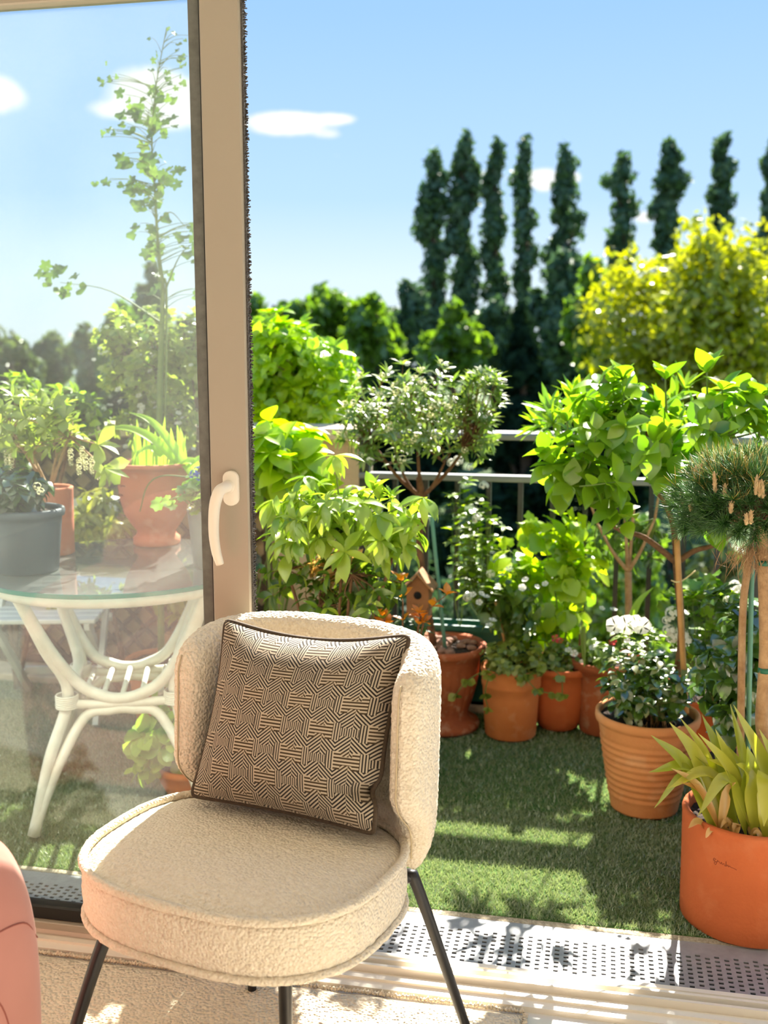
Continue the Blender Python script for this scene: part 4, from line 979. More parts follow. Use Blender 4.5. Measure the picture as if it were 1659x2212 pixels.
flowers(p1, F_WHITE, [at(x, y, 3.50) for x, y in [(1135, 1253), (1128, 1270), (1178, 1262), (1160, 1268), (1050, 1290), (1035, 1302), (1022, 1285), (1064, 1341), (1057, 1352), (1075, 1266), (1040, 1283), (1100, 1230)]], 'flower', (.009, .015))

P2 = V((-.125, 3.715, Z0)); p2 = tpot('potted_vine', 'rounded terracotta pot with a sunlit lime green vine climbing the railing', P2, [(.064, 0), (.072, .006), (.090, .04), (.107, .10), (.116, .17), (.120, .21), (.127, .213), (.128, .235)], 'terra_orange', .11, .215)
c, r = box2ell(1070, 1290, 1090, 1400, 3.80, .09); og = [P2 + V((0, 0, .23)), at(1130, 1250, 3.80), at(1220, 1250, 3.80), at(1170, 1150, 3.82), at(1240, 1330, 3.8)]
for q in og[1:]: stalk(p2, [og[0], (og[0] + q) / 2 + V((.02, 0, 0)), q], [.004, .003, .002], 'stem_green', 'vine_stem', 5)
crown(p2, og, c, r, 52, T['vine'], 3, (.055, .085), 2, 62, .45, 'stem_green', .002, 290, 91, .2)
c, r = box2ell(1170, 1260, 1380, 1480, 3.68, .09); crown(p2, [P2 + V((0, 0, .22))], c, r, 30, T['mid'] + T['trail'], 5, (.02, .036), 2, 68, .4, 'stem_green', .0018, 150, 92, .2, -.5, bname='stems')
flowers(p2, F_RED, [at(1210, 1385, 3.62), at(1200, 1380, 3.62)], 'flower', (.012, .016))

P3 = V((.03, 3.70, Z0)); p3 = tpot('potted_oleander_tree', 'branching small tree with long narrow leaves in terracotta pot behind ribbed pot', P3, [(.074, 0), (.08, .006), (.095, .12), (.106, .20), (.110, .232), (.117, .234), (.118, .262)], 'terra_dark', .10, .240)
fk = at(1357, 1235, 3.70); stalk(p3, [P3 + V((.07, 0, .24)), at(1357, 1330, 3.70), fk], [.013, .012, .013], 'bark_tan', 'trunk', 10)
ends = [at(1290, 1130, 3.68), at(1350, 1100, 3.70), at(1370, 1090, 3.72), at(1415, 1120, 3.70), at(1250, 1010, 3.6), at(1330, 950, 3.7), at(1440, 960, 3.7)]
for q in ends[:4]: stalk(p3, [fk, (fk + q) / 2 + V((0, 0, -.015)), q], [.008, .006, .004], 'bark_tan', 'limb')
for i, q in enumerate(ends[4:]): stalk(p3, [ends[[0, 1, 3][i]], (ends[[0, 1, 3][i]] + q) / 2, q], [.005, .004, .003], 'bark_tan', 'limb')
c, r = box2ell(1140, 1330, 860, 1010, 3.60, .14); crown(p3, [ends[4], at(1230, 960, 3.6)], c, r, 13, T['olg'], 11, (.075, .115), 1, 45, .0, 'stem_green', .003, 250, 101, .45, -.3)
c, r = box2ell(1330, 1640, 830, 1000, 3.70, .18); crown(p3, ends[5:], c, r, 9, T['olg'], 8, (.07, .11), 1, 45, .0, 'stem_green', .003, 40, 102, .45, -.3)
c, r = box2ell(1255, 1330, 1380, 1440, 3.66, .08); crown(p3, [P3 + V((0, 0, .24))], c, r, 26, T['mid'], 5, (.025, .042), 2, 68, .5, 'stem_green', .002, 130, 103, .2, -.6, bname='stems')
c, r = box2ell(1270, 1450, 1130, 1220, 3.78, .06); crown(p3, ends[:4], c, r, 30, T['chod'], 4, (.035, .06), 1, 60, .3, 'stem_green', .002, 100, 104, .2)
flowers(p3, F_RED, [at(1324, 1388, 3.55), at(1385, 1423, 3.50)], 'flower', (.013, .017)); flowers(p3, F_WHITE, [at(1228, 1405, 3.58), at(1240, 1412, 3.58), at(1280, 1400, 3.58), at(1300, 1315, 3.6), at(1325, 1318, 3.6)], 'flower', (.010, .015))
blade(p3, [at(1345, 1400, 3.55), at(1375, 1310, 3.55), at(1412, 1268, 3.55)], .013, 'lf_viburnum'); blade(p3, [at(1262, 1440, 3.5), at(1258, 1360, 3.5), at(1245, 1320, 3.5)], .010, 'lf_mid')

# --- shrub right behind the chair: choisya with whorls of long leaflets
PH = V((-.74, 2.80, Z0)); cho = thing('potted_choisya', 'leafy shrub with drooping whorls of pointed light green leaves behind the bouclé chair', 'potted plant', PH)
pot(cho, [(.10, 0), (.13, .2), (.14, .27), (.152, .272), (.152, .30)], 'terra_warm', .135, .28)
og = [PH + V((0, 0, .28)), at(690, 1310, 2.80), at(760, 1240, 2.78), at(620, 1230, 2.82), at(740, 1150, 2.78), at(850, 1200, 2.78)]
for q in og[1:]: stalk(cho, [og[0], (og[0] + q) / 2 + V((.01, 0, 0)), q], [.007, .005, .004], 'bark_brown', 'limb')
c, r = box2ell(560, 930, 1030, 1230, 2.78, .18); crown(cho, og[1:], c, r, 64, T['cho'], 7, (.05, .085), 1, 72, .55, 'stem_green', .003, 290, 111, .35, -.6)
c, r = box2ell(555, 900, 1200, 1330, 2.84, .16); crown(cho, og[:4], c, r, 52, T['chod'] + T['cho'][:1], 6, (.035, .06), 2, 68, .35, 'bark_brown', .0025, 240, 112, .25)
sp = []
for (px, py) in [(722, 985), (660, 1030), (590, 1080), (915, 1075), (870, 1130)]:
    p = at(px, py, 2.72); stalk(cho, [og[4] if px > 650 else og[3], (og[4] + p) / 2, p], [.004, .003, .002], 'stem_green', 'shoot', 5); whorl(sp, rg, p, V((.1, -.1, 1)), 8, (.06, .09), 80, .9)
for (px, py) in [(808, 1040), (820, 1060), (845, 1060)]:
    p = at(px, py + 20, 2.74); stalk(cho, [og[4], p], [.004, .002], 'stem_green', 'shoot', 5); whorl(sp, rg, p, V((.1, -.1, 1)), 6, (.045, .06), 32, .0)
place(cho, 'leaf', T['cho'], sp)
c, r = box2ell(640, 800, 1180, 1260, 2.88, .08); crown(cho, og[1:3], c, r, 16, [leaf_t('yellow_leaf', 'elliptic', 'lf_dry', .2, .6, n=4)], 5, (.03, .05), 1, 65, .3, 'bark_brown', .002, 80, 113, .2, lname='yellowed_leaf')

# --- twigs with orange young leaves
PT = V((-.57, 3.02, Z0)); tw = thing('potted_photinia', 'thin twigs with orange young leaves just above the chair back', 'potted plant', PT)
pot(tw, [(.07, 0), (.09, .16), (.096, .2), (.104, .202), (.104, .225)], 'terra_warm', .09, .21)
an = []; an2 = []
for (pts, tip) in [([(870, 1340), (868, 1290), (866, 1255)], 0), ([(915, 1345), (935, 1310), (965, 1285)], 0), ([(905, 1350), (910, 1335), (905, 1325)], 1), ([(832, 1350), (830, 1338), (828, 1332)], 1)]:
    P_ = [at(x, y, 2.92) for x, y in pts]; stalk(tw, [PT + V((0, -.03, .2))] + P_, [.004, .003, .002, .0015], 'bark_brown', 'twig', 5)
    for i, p in enumerate(P_):
        whorl(an if i != 1 else (an2 if rg.random() < .4 else an), rg, p, P_[-1] - P_[0] + V((0, 0, .05)), 3 if i < 2 else 4, (.03, .046), 48, .05)
place(tw, 'orange_leaf', T['orange'], an); place(tw, 'leaf', T['cho'][1:2], an2)
c, r = box2ell(800, 960, 1330, 1420, 2.98, .08); crown(tw, [PT + V((0, 0, .21))], c, r, 20, T['chod'], 5, (.03, .05), 2, 65, .3, 'bark_brown', .002, 120, 114, .2)

# --- broad leaved plant in front of the parapet
PB = V((-1.02, 3.20, Z0)); bl = thing('potted_hydrangea', 'tall plant with big oval yellow green leaves beside the door stile', 'potted plant', PB)
pot(bl, [(.10, 0), (.13, .22), (.14, .28), (.15, .282), (.15, .31)], 'terra_warm', .135, .29)
og = [PB + V((0, 0, .29)), at(600, 1100, 3.20), at(570, 1030, 3.18), at(640, 1020, 3.2)]
for q in og[1:]: stalk(bl, [og[0], (og[0] + q) / 2, q], [.007, .006, .004], 'stem_green', 'stem')
c, r = box2ell(530, 690, 890, 1110, 3.18, .16); crown(bl, og[1:], c, r, 34, T['big'], 5, (.075, .12), 2, 68, .35, 'stem_green', .003, 240, 121, .3, -.7)
# --- lime shrub rising behind the parapet
PL = V((-1.32, 4.48, -.3)); ls = thing('lime_shrub', 'dense sunlit lime green bush rising above the parapet wall', 'shrub', PL)
og = [PL, PL + V((0, 0, .9)), PL + V((-.1, 0, 1.2)), PL + V((.15, 0, 1.1)), PL + V((.05, .05, 1.5))]
stalk(ls, [og[0], og[1], og[4]], [.03, .02, .01], 'bark_brown', 'trunk')
c, r = box2ell(510, 700, 665, 940, 4.45, .30); crown(ls, og[1:], c, r, 190, T['lime'], 6, (.045, .075), 4, 62, .25, 'bark_brown', .004, 290, 131, .3)
c, r = box2ell(640, 765, 730, 920, 4.40, .22); crown(ls, og[1:], c, r, 90, T['lime'], 6, (.045, .07), 3, 62, .25, 'bark_brown', .003, 10, 132, .3)
# ================================================================== BEHIND THE GLASS: TABLE AND WHAT STANDS ON IT
TC = V((-1.36, 2.825, Z0)); tb = thing('glass_table', 'round glass topped table with white rattan pole base', 'table', TC)
TR, TZ = .405, .724
ob('glass_top', mesh('glass_top', *lathe([(.001, TZ - .012), (TR - .001, TZ - .012), (TR - .001, TZ), (.001, TZ)], 96), 'table_glass', False), tb)
ob('glass_rim', mesh('glass_rim', *lathe([(TR - .003, TZ - .0122), (TR, TZ - .011), (TR, TZ - .001), (TR - .003, TZ + .0002)], 96), 'glass_edge', False), tb)
ring_pts = [((TR - .045) * math.cos(2 * PI * i / 72), (TR - .045) * math.sin(2 * PI * i / 72), TZ - .030) for i in range(72)]
ob('top_ring', mesh('top_ring', *closed_tube(ring_pts, .017, 10), 'rattan'), tb)
rot = R(20)
def cor(k, r_, z): a = rot + PI / 2 * k + PI / 4 + PI; return V((r_ * math.cos(a), r_ * math.sin(a), z))
for k in range(4):
    A0, B0 = cor(k, .35, .684), cor(k + 1, .35, .684); A1, B1 = cor(k, .215, .40), cor(k + 1, .215, .40); A2, B2 = cor(k, .345, .012), cor(k + 1, .345, .012)
    e = (B1 - A1) / np.linalg.norm(B1 - A1)
    def polyr(pts, r_, nm): ob(nm, mesh(nm, *tube(smooth_path(pts, 6), r_, 10), 'rattan'), tb)
    polyr([A0, (A0 * .45 + A1 * .55) + e * .012, A1 + e * .035 + V((0, 0, .015)), A1 + e * .10 + V((0, 0, -.025)), (A1 + B1) / 2 + V((0, 0, -.035)), B1 - e * .10 + V((0, 0, -.025)), B1 - e * .035 + V((0, 0, .015)), (B0 * .45 + B1 * .55) - e * .012, B0], .0165, 'upper_loop')
    polyr([A2, A2 * .5 + A1 * .5 + e * .022 + V((0, 0, -.02)), A1 + e * .05 + V((0, 0, -.085)), A1 + e * .12 + V((0, 0, -.068)), (A1 + B1) / 2 + V((0, 0, -.064)), B1 - e * .12 + V((0, 0, -.068)), B1 - e * .05 + V((0, 0, -.085)), B2 * .5 + B1 * .5 - e * .022 + V((0, 0, -.02)), B2], .0145, 'lower_loop')
    polyr([A1 + V((0, 0, -.045)), (A1 + B1) / 2 + V((0, 0, -.050)), B1 + V((0, 0, -.045))], .013, 'stretcher')
    polyr([A0 * .97, A0 * .45 + A1 * .55, A1 * .96, A2 * .5 + A1 * .5, A2 * .98], .0165, 'pole')
    q = A1 * .98; bm = MB()
    for j in range(7): bm.add(*closed_tube([(q[0] + .030 * math.cos(t) , q[1] + .030 * math.sin(t), q[2] - .045 + j * .0055) for t in np.linspace(0, 2 * PI, 14, endpoint=False)], .0032, 5))
    ob('wrapping', bm.me('wrapping', 'rattan'), tb)
for j in range(5):
    a, b = cor(0, .19, .365), cor(1, .19, .365); c_, d_ = cor(3, .19, .365), cor(2, .19, .365); t = (j + .5) / 5; ob('shelf_cane', mesh('shelf_cane', *tube([a * (1 - t) + b * t, c_ * (1 - t) + d_ * t], .008, 8), 'rattan'), tb)
TT = Z0 + TZ + .0005
# --- grey plastic pot with dark crinkled leaves
P_ = V((-1.568, 2.672, TT)); d1 = thing('potted_dark_plant', 'dark grey plastic pot with dark crinkled leaves on the glass table', 'potted plant', P_)
pot(d1, [(.078, 0), (.082, .004), (.096, .145), (.097, .155), (.104, .157), (.106, .168), (.104, .177)], 'grey_plastic', .092, .160)
c, r = box2ell(-60, 92, 1015, 1090, 2.64, .10); crown(d1, [P_ + V((0, 0, .16))], c, r, 70, T['dark'], 5, (.035, .055), 2, 70, .5, 'stem_green', .002, 200, 141, .2, -.5, bname='stems')
flowers(d1, F_CREAM, [at(88, 1062, 2.60), at(80, 1050, 2.6)], 'flower', (.010, .014))
# --- terracotta cylinder with pieris
P_ = V((-1.632, 2.92, TT)); d2 = thing('potted_pieris', 'straight terracotta cylinder pot with a pale twiggy shrub and cream flower tassels', 'potted plant', P_)
pot(d2, [(.064, 0), (.067, .003), (.068, .10), (.070, .196), (.071, .202)], 'terra_pink', .062, .188)
og = [P_ + V((0, 0, .19)), P_ + V((-.05, 0, .30)), P_ + V((.04, -.02, .30)), P_ + V((.09, -.03, .36)), P_ + V((-.12, 0, .38))]
for q in og[1:]: stalk(d2, [og[0], (og[0] + q) / 2, q], [.006, .005, .004], 'bark_tan', 'limb')
c, r = box2ell(-40, 175, 850, 1010, 2.88, .16); tips = crown(d2, og[1:], c, r, 60, T['pier'], 7, (.032, .054), 1, 58, .15, 'bark_tan', .002, 290, 151, .35, -.5)
for (px, py) in [(150, 990), (168, 1010), (182, 1000), (196, 1008), (205, 1000), (175, 985), (12, 992), (22, 1000), (210, 1020)]:
    p = at(px, py, 2.80); stalk(d2, [p + V((0, 0, .03)), p + V((.004, 0, 0)), p + V((.006, 0, -.03))], .001, 'stem_green', 'tassel_stalk', 5); flowers(d2, F_CREAM, [p + V((.004, 0, .02 - .012 * j)) for j in range(4)], 'flower', (.008, .011))
an = []
for (px, py) in [(140, 905), (210, 960), (225, 1010), (110, 890)]:
    p = at(px, py, 2.82); stalk(d2, [og[3], (og[3] + p) / 2, p], [.004, .003, .002], 'bark_tan', 'limb'); whorl(an, rg, p, p - og[3] + V((0, 0, .02)), 8, (.055, .08), 55, .1)
place(d2, 'leaf', T['pier'], an)
# --- urn with iris leaves
P_ = V((-1.385, 3.135, TT)); d3 = thing('potted_iris', 'terracotta urn with foot and rim holding arching sword shaped leaves', 'potted plant', P_)
ur = pot(d3, [(.070, 0), (.074, .004), (.074, .022), (.064, .030), (.060, .042), (.078, .066), (.098, .10), (.110, .145), (.115, .19), (.115, .225), (.119, .232), (.119, .240), (.130, .248), (.138, .252), (.139, .262)], 'terra_pink', .112, .240)
for (pts, w) in [([(395, 1012), (330, 950), (262, 925), (180, 945)], .017), ([(415, 1025), (370, 960), (325, 910), (278, 890)], .015), ([(350, 985), (325, 968), (295, 985), (271, 1040)], .013), ([(405, 1010), (440, 990), (470, 1020)], .014), ([(365, 1000), (420, 1000), (415, 1040)], .016)]:
    blade(d3, [at(x, y, 3.08) for x, y in pts], w, 'lf_iris', n=6, prof='strap', fold=.35)
for k in range(16):
    x = 290 + k * 7.5; p = at(x, 1010, 3.12); tp = at(x + rg.uniform(-14, 14), 1010 - rg.uniform(50, 115), 3.12 + rg.uniform(-.03, .05)); blade(d3, [p + V((0, 0, -.02)), (p + tp) / 2, tp], .008, 'lf_iris', n=3, prof='strap', fold=.3)
stalk(d3, [at(408, 1030, 3.0), at(350, 1028, 2.98), at(318, 1050, 2.98), at(302, 1105, 2.98)], .0018, 'stem_green', 'dry_stem', 5)
mk = [(0, 0), (.3, .4), (.5, -.2), (.8, .3), (1.0, 0)]
for zz, wd in ((.195, .10), (.165, .07)):
    pts = [V((.1175 * math.cos(R(-140) + wd * 4 * a), .1175 * math.sin(R(-140) + wd * 4 * a), zz + b * .008)) for a, b in mk]; ob('mark', mesh('mark', *tube(smooth_path(pts, 4), .0018, 5), 'incised'), d3)
# --- zinc pot with blue flowers at the door stile
P_ = V((-1.075, 2.84, TT)); d4 = thing('potted_blue_flower', 'grey metal pot with blue flowers and lobed leaves at the edge of the glass table', 'potted plant', P_)
pot(d4, [(.060, 0), (.064, .003), (.078, .16), (.080, .165)], 'zinc', .072, .150)
c, r = box2ell(390, 470, 1030, 1090, 2.80, .07); crown(d4, [P_ + V((0, 0, .15))], c, r, 24, T['ger'] + T['grey'], 4, (.035, .05), 1, 65, .3, 'stem_green', .002, 110, 161, .2, -.4, bname='stems')
flowers(d4, F_BLUE, [at(418, 1025, 2.76), at(428, 1018, 2.76), at(432, 1030, 2.76)], 'flower', (.013, .018))
an = []
for (px, py, s) in [(358, 1080, .055), (375, 1075, .045), (385, 1085, .04)]:
    p = at(px, py, 2.74); stalk(d4, [P_ + V((-.03, -.04, .15)), (P_ + V((-.03, -.04, .16)) + p) / 2 + V((0, 0, .02)), p], .0018, 'stem_green', 'leaf_stalk', 5); an.append((p, V((-.6, -.2, -.3)), V((0, -.8, .5)), s))
place(d4, 'leaf', T['ger'][1:], an); flowers(d4, F_CREAM, [at(413, 1095, 2.75)], 'flower', (.012, .014))
# --- small pot with oval leaves on the turf
P_ = V((-1.165, 2.86, Z0)); d5 = thing('potted_sedum', 'low terracotta bowl with fleshy oval leaves standing on the turf behind the chair', 'potted plant', P_)
pot(d5, [(.065, 0), (.075, .01), (.105, .07), (.112, .10), (.120, .104), (.121, .122)], 'terra_warm', .106, .108)
og = [P_ + V((0, 0, .11)), P_ + V((.01, 0, .2)), at(350, 1600, 2.82), at(400, 1560, 2.82)]
for q in og[1:]: stalk(d5, [og[0], (og[0] + q) / 2, q], [.004, .003, .002], 'stem_green')
c, r = box2ell(300, 450, 1530, 1680, 2.80, .11); crown(d5, og[1:], c, r, 30, T['round'], 6, (.045, .070), 2, 62, .15, 'stem_green', .0025, 220, 171, .3, -.7, bname='stems')
an = []
for (px, py) in [(305, 1660), (330, 1650), (340, 1530), (390, 1530)]: p = at(px, py, 2.76); stalk(d5, [og[2], p], [.003, .0015], 'stem_green', 'shoot', 5); whorl(an, rg, p, p - og[2] + V((0, -.02, 0)), 5, (.045, .065), 55, .1)
place(d5, 'leaf', T['round'], an)
stalk(d5, [P_ + V((.03, -.02, .10)), P_ + V((.02, .0, .3))], .009, 'bamboo', 'stake')
# --- tall climber on a single stem, seen against the sky
P_ = at(345, 1330, 3.45); P_[2] = Z0; d6 = thing('potted_tall_climber', 'tall thin climbing plant with lobed leaves reaching up against the sky behind glass', 'potted plant', P_)
pot(d6, [(.09, 0), (.11, .16), (.12, .22), (.128, .222), (.128, .245)], 'terra_warm', .11, .23)
st = [P_ + V((0, 0, .22)), at(345, 920, 3.45), at(350, 700, 3.45), at(352, 620, 3.45), at(342, 540, 3.45), at(335, 420, 3.45), at(328, 300, 3.45), at(338, 180, 3.45), at(360, 60, 3.45)]
stalk(d6, st, [.013, .012, .009, .007, .006, .004, .003, .002, .0015], 'stem_green', 'stem', 8); stalk(d6, [st[1] + V((.02, 0, 0)), at(360, 650, 3.45), at(356, 600, 3.45)], .004, 'stem_green', 'stem', 6)
an = []; bm = MB()
for (x0, x1, y0, y1, n_, s) in [(250, 390, 330, 400, 30, .045), (300, 350, 400, 460, 12, .045), (255, 300, 400, 430, 5, .04), (300, 360, 480, 545, 14, .045), (270, 375, 190, 280, 34, .038), (300, 380, 250, 300, 10, .04), (205, 260, 130, 180, 7, .024), (200, 300, 380, 400, 4, .03), (320, 412, 60, 160, 12, .022), (395, 440, 475, 560, 16, .045), (90, 175, 580, 625, 12, .045), (120, 150, 620, 640, 3, .04), (340, 365, 590, 640, 5, .04), (400, 440, 600, 640, 4, .035), (285, 350, 600, 720, 6, .03), (210, 260, 270, 320, 6, .02), (330, 420, 120, 190, 10, .026)]:
    for k in range(n_):
        px, py = rg.uniform(x0, x1), rg.uniform(y0, y1); p = at(px, py, 3.45 + rg.uniform(-.05, .05)); yy = np.clip(py + rg.uniform(10, 40), 70, 900)
        sx = np.interp(yy, [60, 180, 300, 420, 540, 620, 900], [360, 338, 328, 335, 342, 352, 345]); s_ = at(sx, yy, 3.45)
        if abs(px - sx) < 110: bm.tube([V(q) - P_ for q in smooth_path([s_, (s_ + p) / 2 + V((0, 0, .01)), p], 3)], [.0016, .001, .0008], 4, False)
        an.append((p, V((rg.uniform(-1, 1), rg.uniform(-.6, .4), rg.uniform(-.7, .4))), V((rg.uniform(-.5, .5), -.8, rg.uniform(.1, .8))), s * rg.uniform(.9, 1.6)))
for (a, b) in (((352, 700), (130, 610)), ((352, 640), (425, 520)), ((340, 480), (400, 490))): bm.tube([V(q) - P_ for q in smooth_path([at(*a, 3.45), (at(*a, 3.45) + at(*b, 3.45)) / 2 + V((0, 0, .04)), at(*b, 3.45)], 5)], [.004, .002, .001], 5, False)
ob('leaf_stalks', bm.me('leaf_stalks', 'stem_green'), d6); place(d6, 'leaf', T['ivy'], an, 280)

# --- climbers and shrubs along the parapet behind the glass
def bigshrub(name, lbl, P, boxes, tm, size, per, along, seed, bark='bark_brown', lim_=270, zl=-.8, droop=.25):
    t = thing(name, lbl, 'shrub', P); k = 0
    for (x0, x1, y0, y1, Y, ry, n_) in boxes:
        c, r = box2ell(x0, x1, y0, y1, Y, ry); o_ = [V((c[0], c[1], max(P[2] + .1, c[2] - r[2] * 1.0))), V((c[0] + r[0] * .3, c[1], c[2] - r[2] * .2)), V((c[0] - r[0] * .3, c[1], c[2]))]
        stalk(t, [V(P), (V(P) + o_[0]) / 2, o_[0]], [.012, .010, .008], bark, 'trunk'); stalk(t, [o_[0], o_[1]], [.008, .005], bark, 'limb'); stalk(t, [o_[0], o_[2]], [.008, .005], bark, 'limb')
        crown(t, o_, c, r, n_, tm, per, size, along, 60, droop, bark, .003, lim_ if k == 0 else 60, seed + k, .25, zl); k += 1
    return t
cl_ = bigshrub('climbing_rose', 'tall airy climber with small pale leaves and white blossom behind the urn', V((-1.50, 3.82, .036)), [(200, 420, 640, 900, 3.80, .14, 120), (250, 440, 780, 1000, 3.78, .12, 90), (380, 470, 660, 900, 3.8, .12, 50)], T['climb'], (.028, .05), 5, 3, 181)
flowers(cl_, F_WHITE, [at(rg.uniform(200, 440), rg.uniform(700, 980), 3.70) for _ in range(50)], 'flower', (.007, .014))
bigshrub('mock_orange_shrub', 'bright leafy shrub at the left picture edge behind the twiggy pieris', V((-2.25, 3.70, Z0)), [(-60, 110, 810, 960, 3.66, .16, 60), (70, 220, 830, 960, 3.66, .14, 56), (-80, 60, 880, 1080, 3.7, .12, 40)], T['mid'] + T['lime'], (.035, .06), 5, 3, 191)
bigshrub('cut_leaf_shrub', 'low feathery yellow green shrub under the glass table edge', V((-1.72, 3.62, Z0)), [(150, 270, 1060, 1180, 3.6, .12, 50), (60, 200, 1180, 1330, 3.6, .12, 30), (330, 440, 1190, 1340, 3.66, .1, 40)], T['cyp'], (.05, .09), 6, 2, 201, droop=.5)

# trellis in front of the parapet
tx0, tx1, tz0, tz1 = -2.55, -1.28, .06, .98
tr_ = thing('trellis_panel', 'dark brown diagonal lattice trellis against the parapet wall', 'trellis', ((tx0 + tx1) / 2, 3.955, tz0)); lc = V(tr_.location)
def slat(p, q, y, w=.009, t=.004):
    p, q = V(p), V(q); d = (q - p) / np.linalg.norm(q - p); s = V((-d[2], 0, d[0])) * w; v = [p + s, q + s, q - s, p - s]; v = [V((a[0], y - t, a[2])) - lc for a in v] + [V((a[0], y + t, a[2])) - lc for a in v]
    ob('slat', mesh('slat', v, [(0, 1, 2, 3), (7, 6, 5, 4), (0, 4, 5, 1), (1, 5, 6, 2), (2, 6, 7, 3), (3, 7, 4, 0)], 'trellis', False), tr_)
hgt = tz1 - tz0; k = tx0 - hgt
while k < tx1:
    for sg in (0, 1):
        a = (k, tz0) if sg == 0 else (k, tz1); b = (k + hgt, tz1) if sg == 0 else (k + hgt, tz0)
        xa, za, xb, zb_ = a[0], a[1], b[0], b[1]
        if xa < tx0: t = (tx0 - xa) / (xb - xa); za += (zb_ - za) * t; xa = tx0
        if xb > tx1: t = (tx1 - xa) / (xb - xa); zb_ = za + (zb_ - za) * t; xb = tx1
        if xb - xa > .02: slat((xa, 0, za), (xb, 0, zb_), 3.951 if sg else 3.960)
    k += .10
for (p, q) in (((tx0, 0, tz0), (tx1, 0, tz0)), ((tx0, 0, tz1), (tx1, 0, tz1)), ((tx0, 0, tz0), (tx0, 0, tz1)), ((tx1, 0, tz0), (tx1, 0, tz1))): slat(p, q, 3.953, .014, .008)

# folding chairs, white slatted wood
def folding_chair(P, rz, lbl):
    t = thing('folding_chair', lbl, 'chair', P, rz, 'white folding chairs behind the table')
    for i in range(6): ob('seat_slat', MB().box((-.20, -.19 + i * .064, .375), (.20, -.19 + i * .064 + .056, .392), .003).me('seat_slat', 'white_wood', False), t)
    for sx in (-1, 1):
        ob('seat_rail', MB().box((sx * .17 - .01, -.19, .350), (sx * .17 + .01, .19, .375), .002).me('seat_rail', 'white_wood', False), t)
        def bar(a, b, nm, w=.016, th=.010):
            a, b = V(a), V(b); d = b - a; d /= np.linalg.norm(d); s = np.cross(d, V((1, 0, 0))); s /= np.linalg.norm(s); v = []
            for p in (a, b):
                for (i, j) in ((-1, -1), (1, -1), (1, 1), (-1, 1)): v.append(p + V((th * i, 0, 0)) + s * w * j)
            ob(nm, mesh(nm, v, [(0, 1, 2, 3), (7, 6, 5, 4), (0, 4, 5, 1), (1, 5, 6, 2), (2, 6, 7, 3), (3, 7, 4, 0)], 'white_wood', False), t)
        bar((sx * .195, -.22, .008), (sx * .195, .26, .76), 'leg'); bar((sx * .165, .22, .008), (sx * .165, -.16, .37), 'leg')
        ob('pivot', mesh('pivot', *tube([(sx * .215, .03, .345), (sx * .175, .03, .345)], .016, 14), 'white_wood'), t)
    for z in (.60, .66, .72):
        y = -.22 + (z - .008) / .752 * .48; ob('back_slat', MB().box((-.19, y - .008, z), (.19, y + .008, z + .045), .003).me('back_slat', 'white_wood', False), t)
    ob('stretcher', MB().box((-.155, .14, .09), (.155, .16, .12), .002).me('stretcher', 'white_wood', False), t)
folding_chair((-1.98, 3.52, Z0), R(14), 'white wooden folding chair with slatted seat beyond the glass table')
folding_chair((-2.08, 2.78, Z0), R(-75), 'white wooden folding chair cut off by the left picture edge')
# wooden crate with soil behind the table
cr_ = thing('wooden_crate', 'low weathered wooden planter crate with grass behind the rattan table base', 'planter', (-1.30, 3.64, Z0))
for i in range(3):
    z = .03 + i * .10
    for (lo, hi) in (((-.24, -.13, z), (.24, -.118, z + .085)), ((-.24, .118, z), (.24, .13, z + .085)), ((-.24, -.118, z), (-.228, .118, z + .085)), ((.228, -.118, z), (.24, .118, z + .085))): ob('plank', MB().box(lo, hi, .002).me('plank', 'wood_old', False), cr_)
for sx in (-.22, .22):
    for sy in (-.11, .11): ob('corner_post', MB().box((sx - .012, sy - .007, 0), (sx + .012, sy + .007, .32)).me('corner_post', 'wood_old', False), cr_)
ob('soil', MB().box((-.227, -.117, .05), (.227, .117, .27)).me('soil', 'soil', False), cr_)
for k in range(40):
    p = V((-1.30 + rg.uniform(-.2, .2), 3.64 + rg.uniform(-.1, .1), .27)); tp = p + V((rg.uniform(-.1, .1), rg.uniform(-.08, .05), rg.uniform(.15, .38))); blade(cr_, [p, (p + tp) / 2 + V((0, 0, .04)), tp], .005, 'lf_mid', 'grass_blade', n=3, prof='strap')
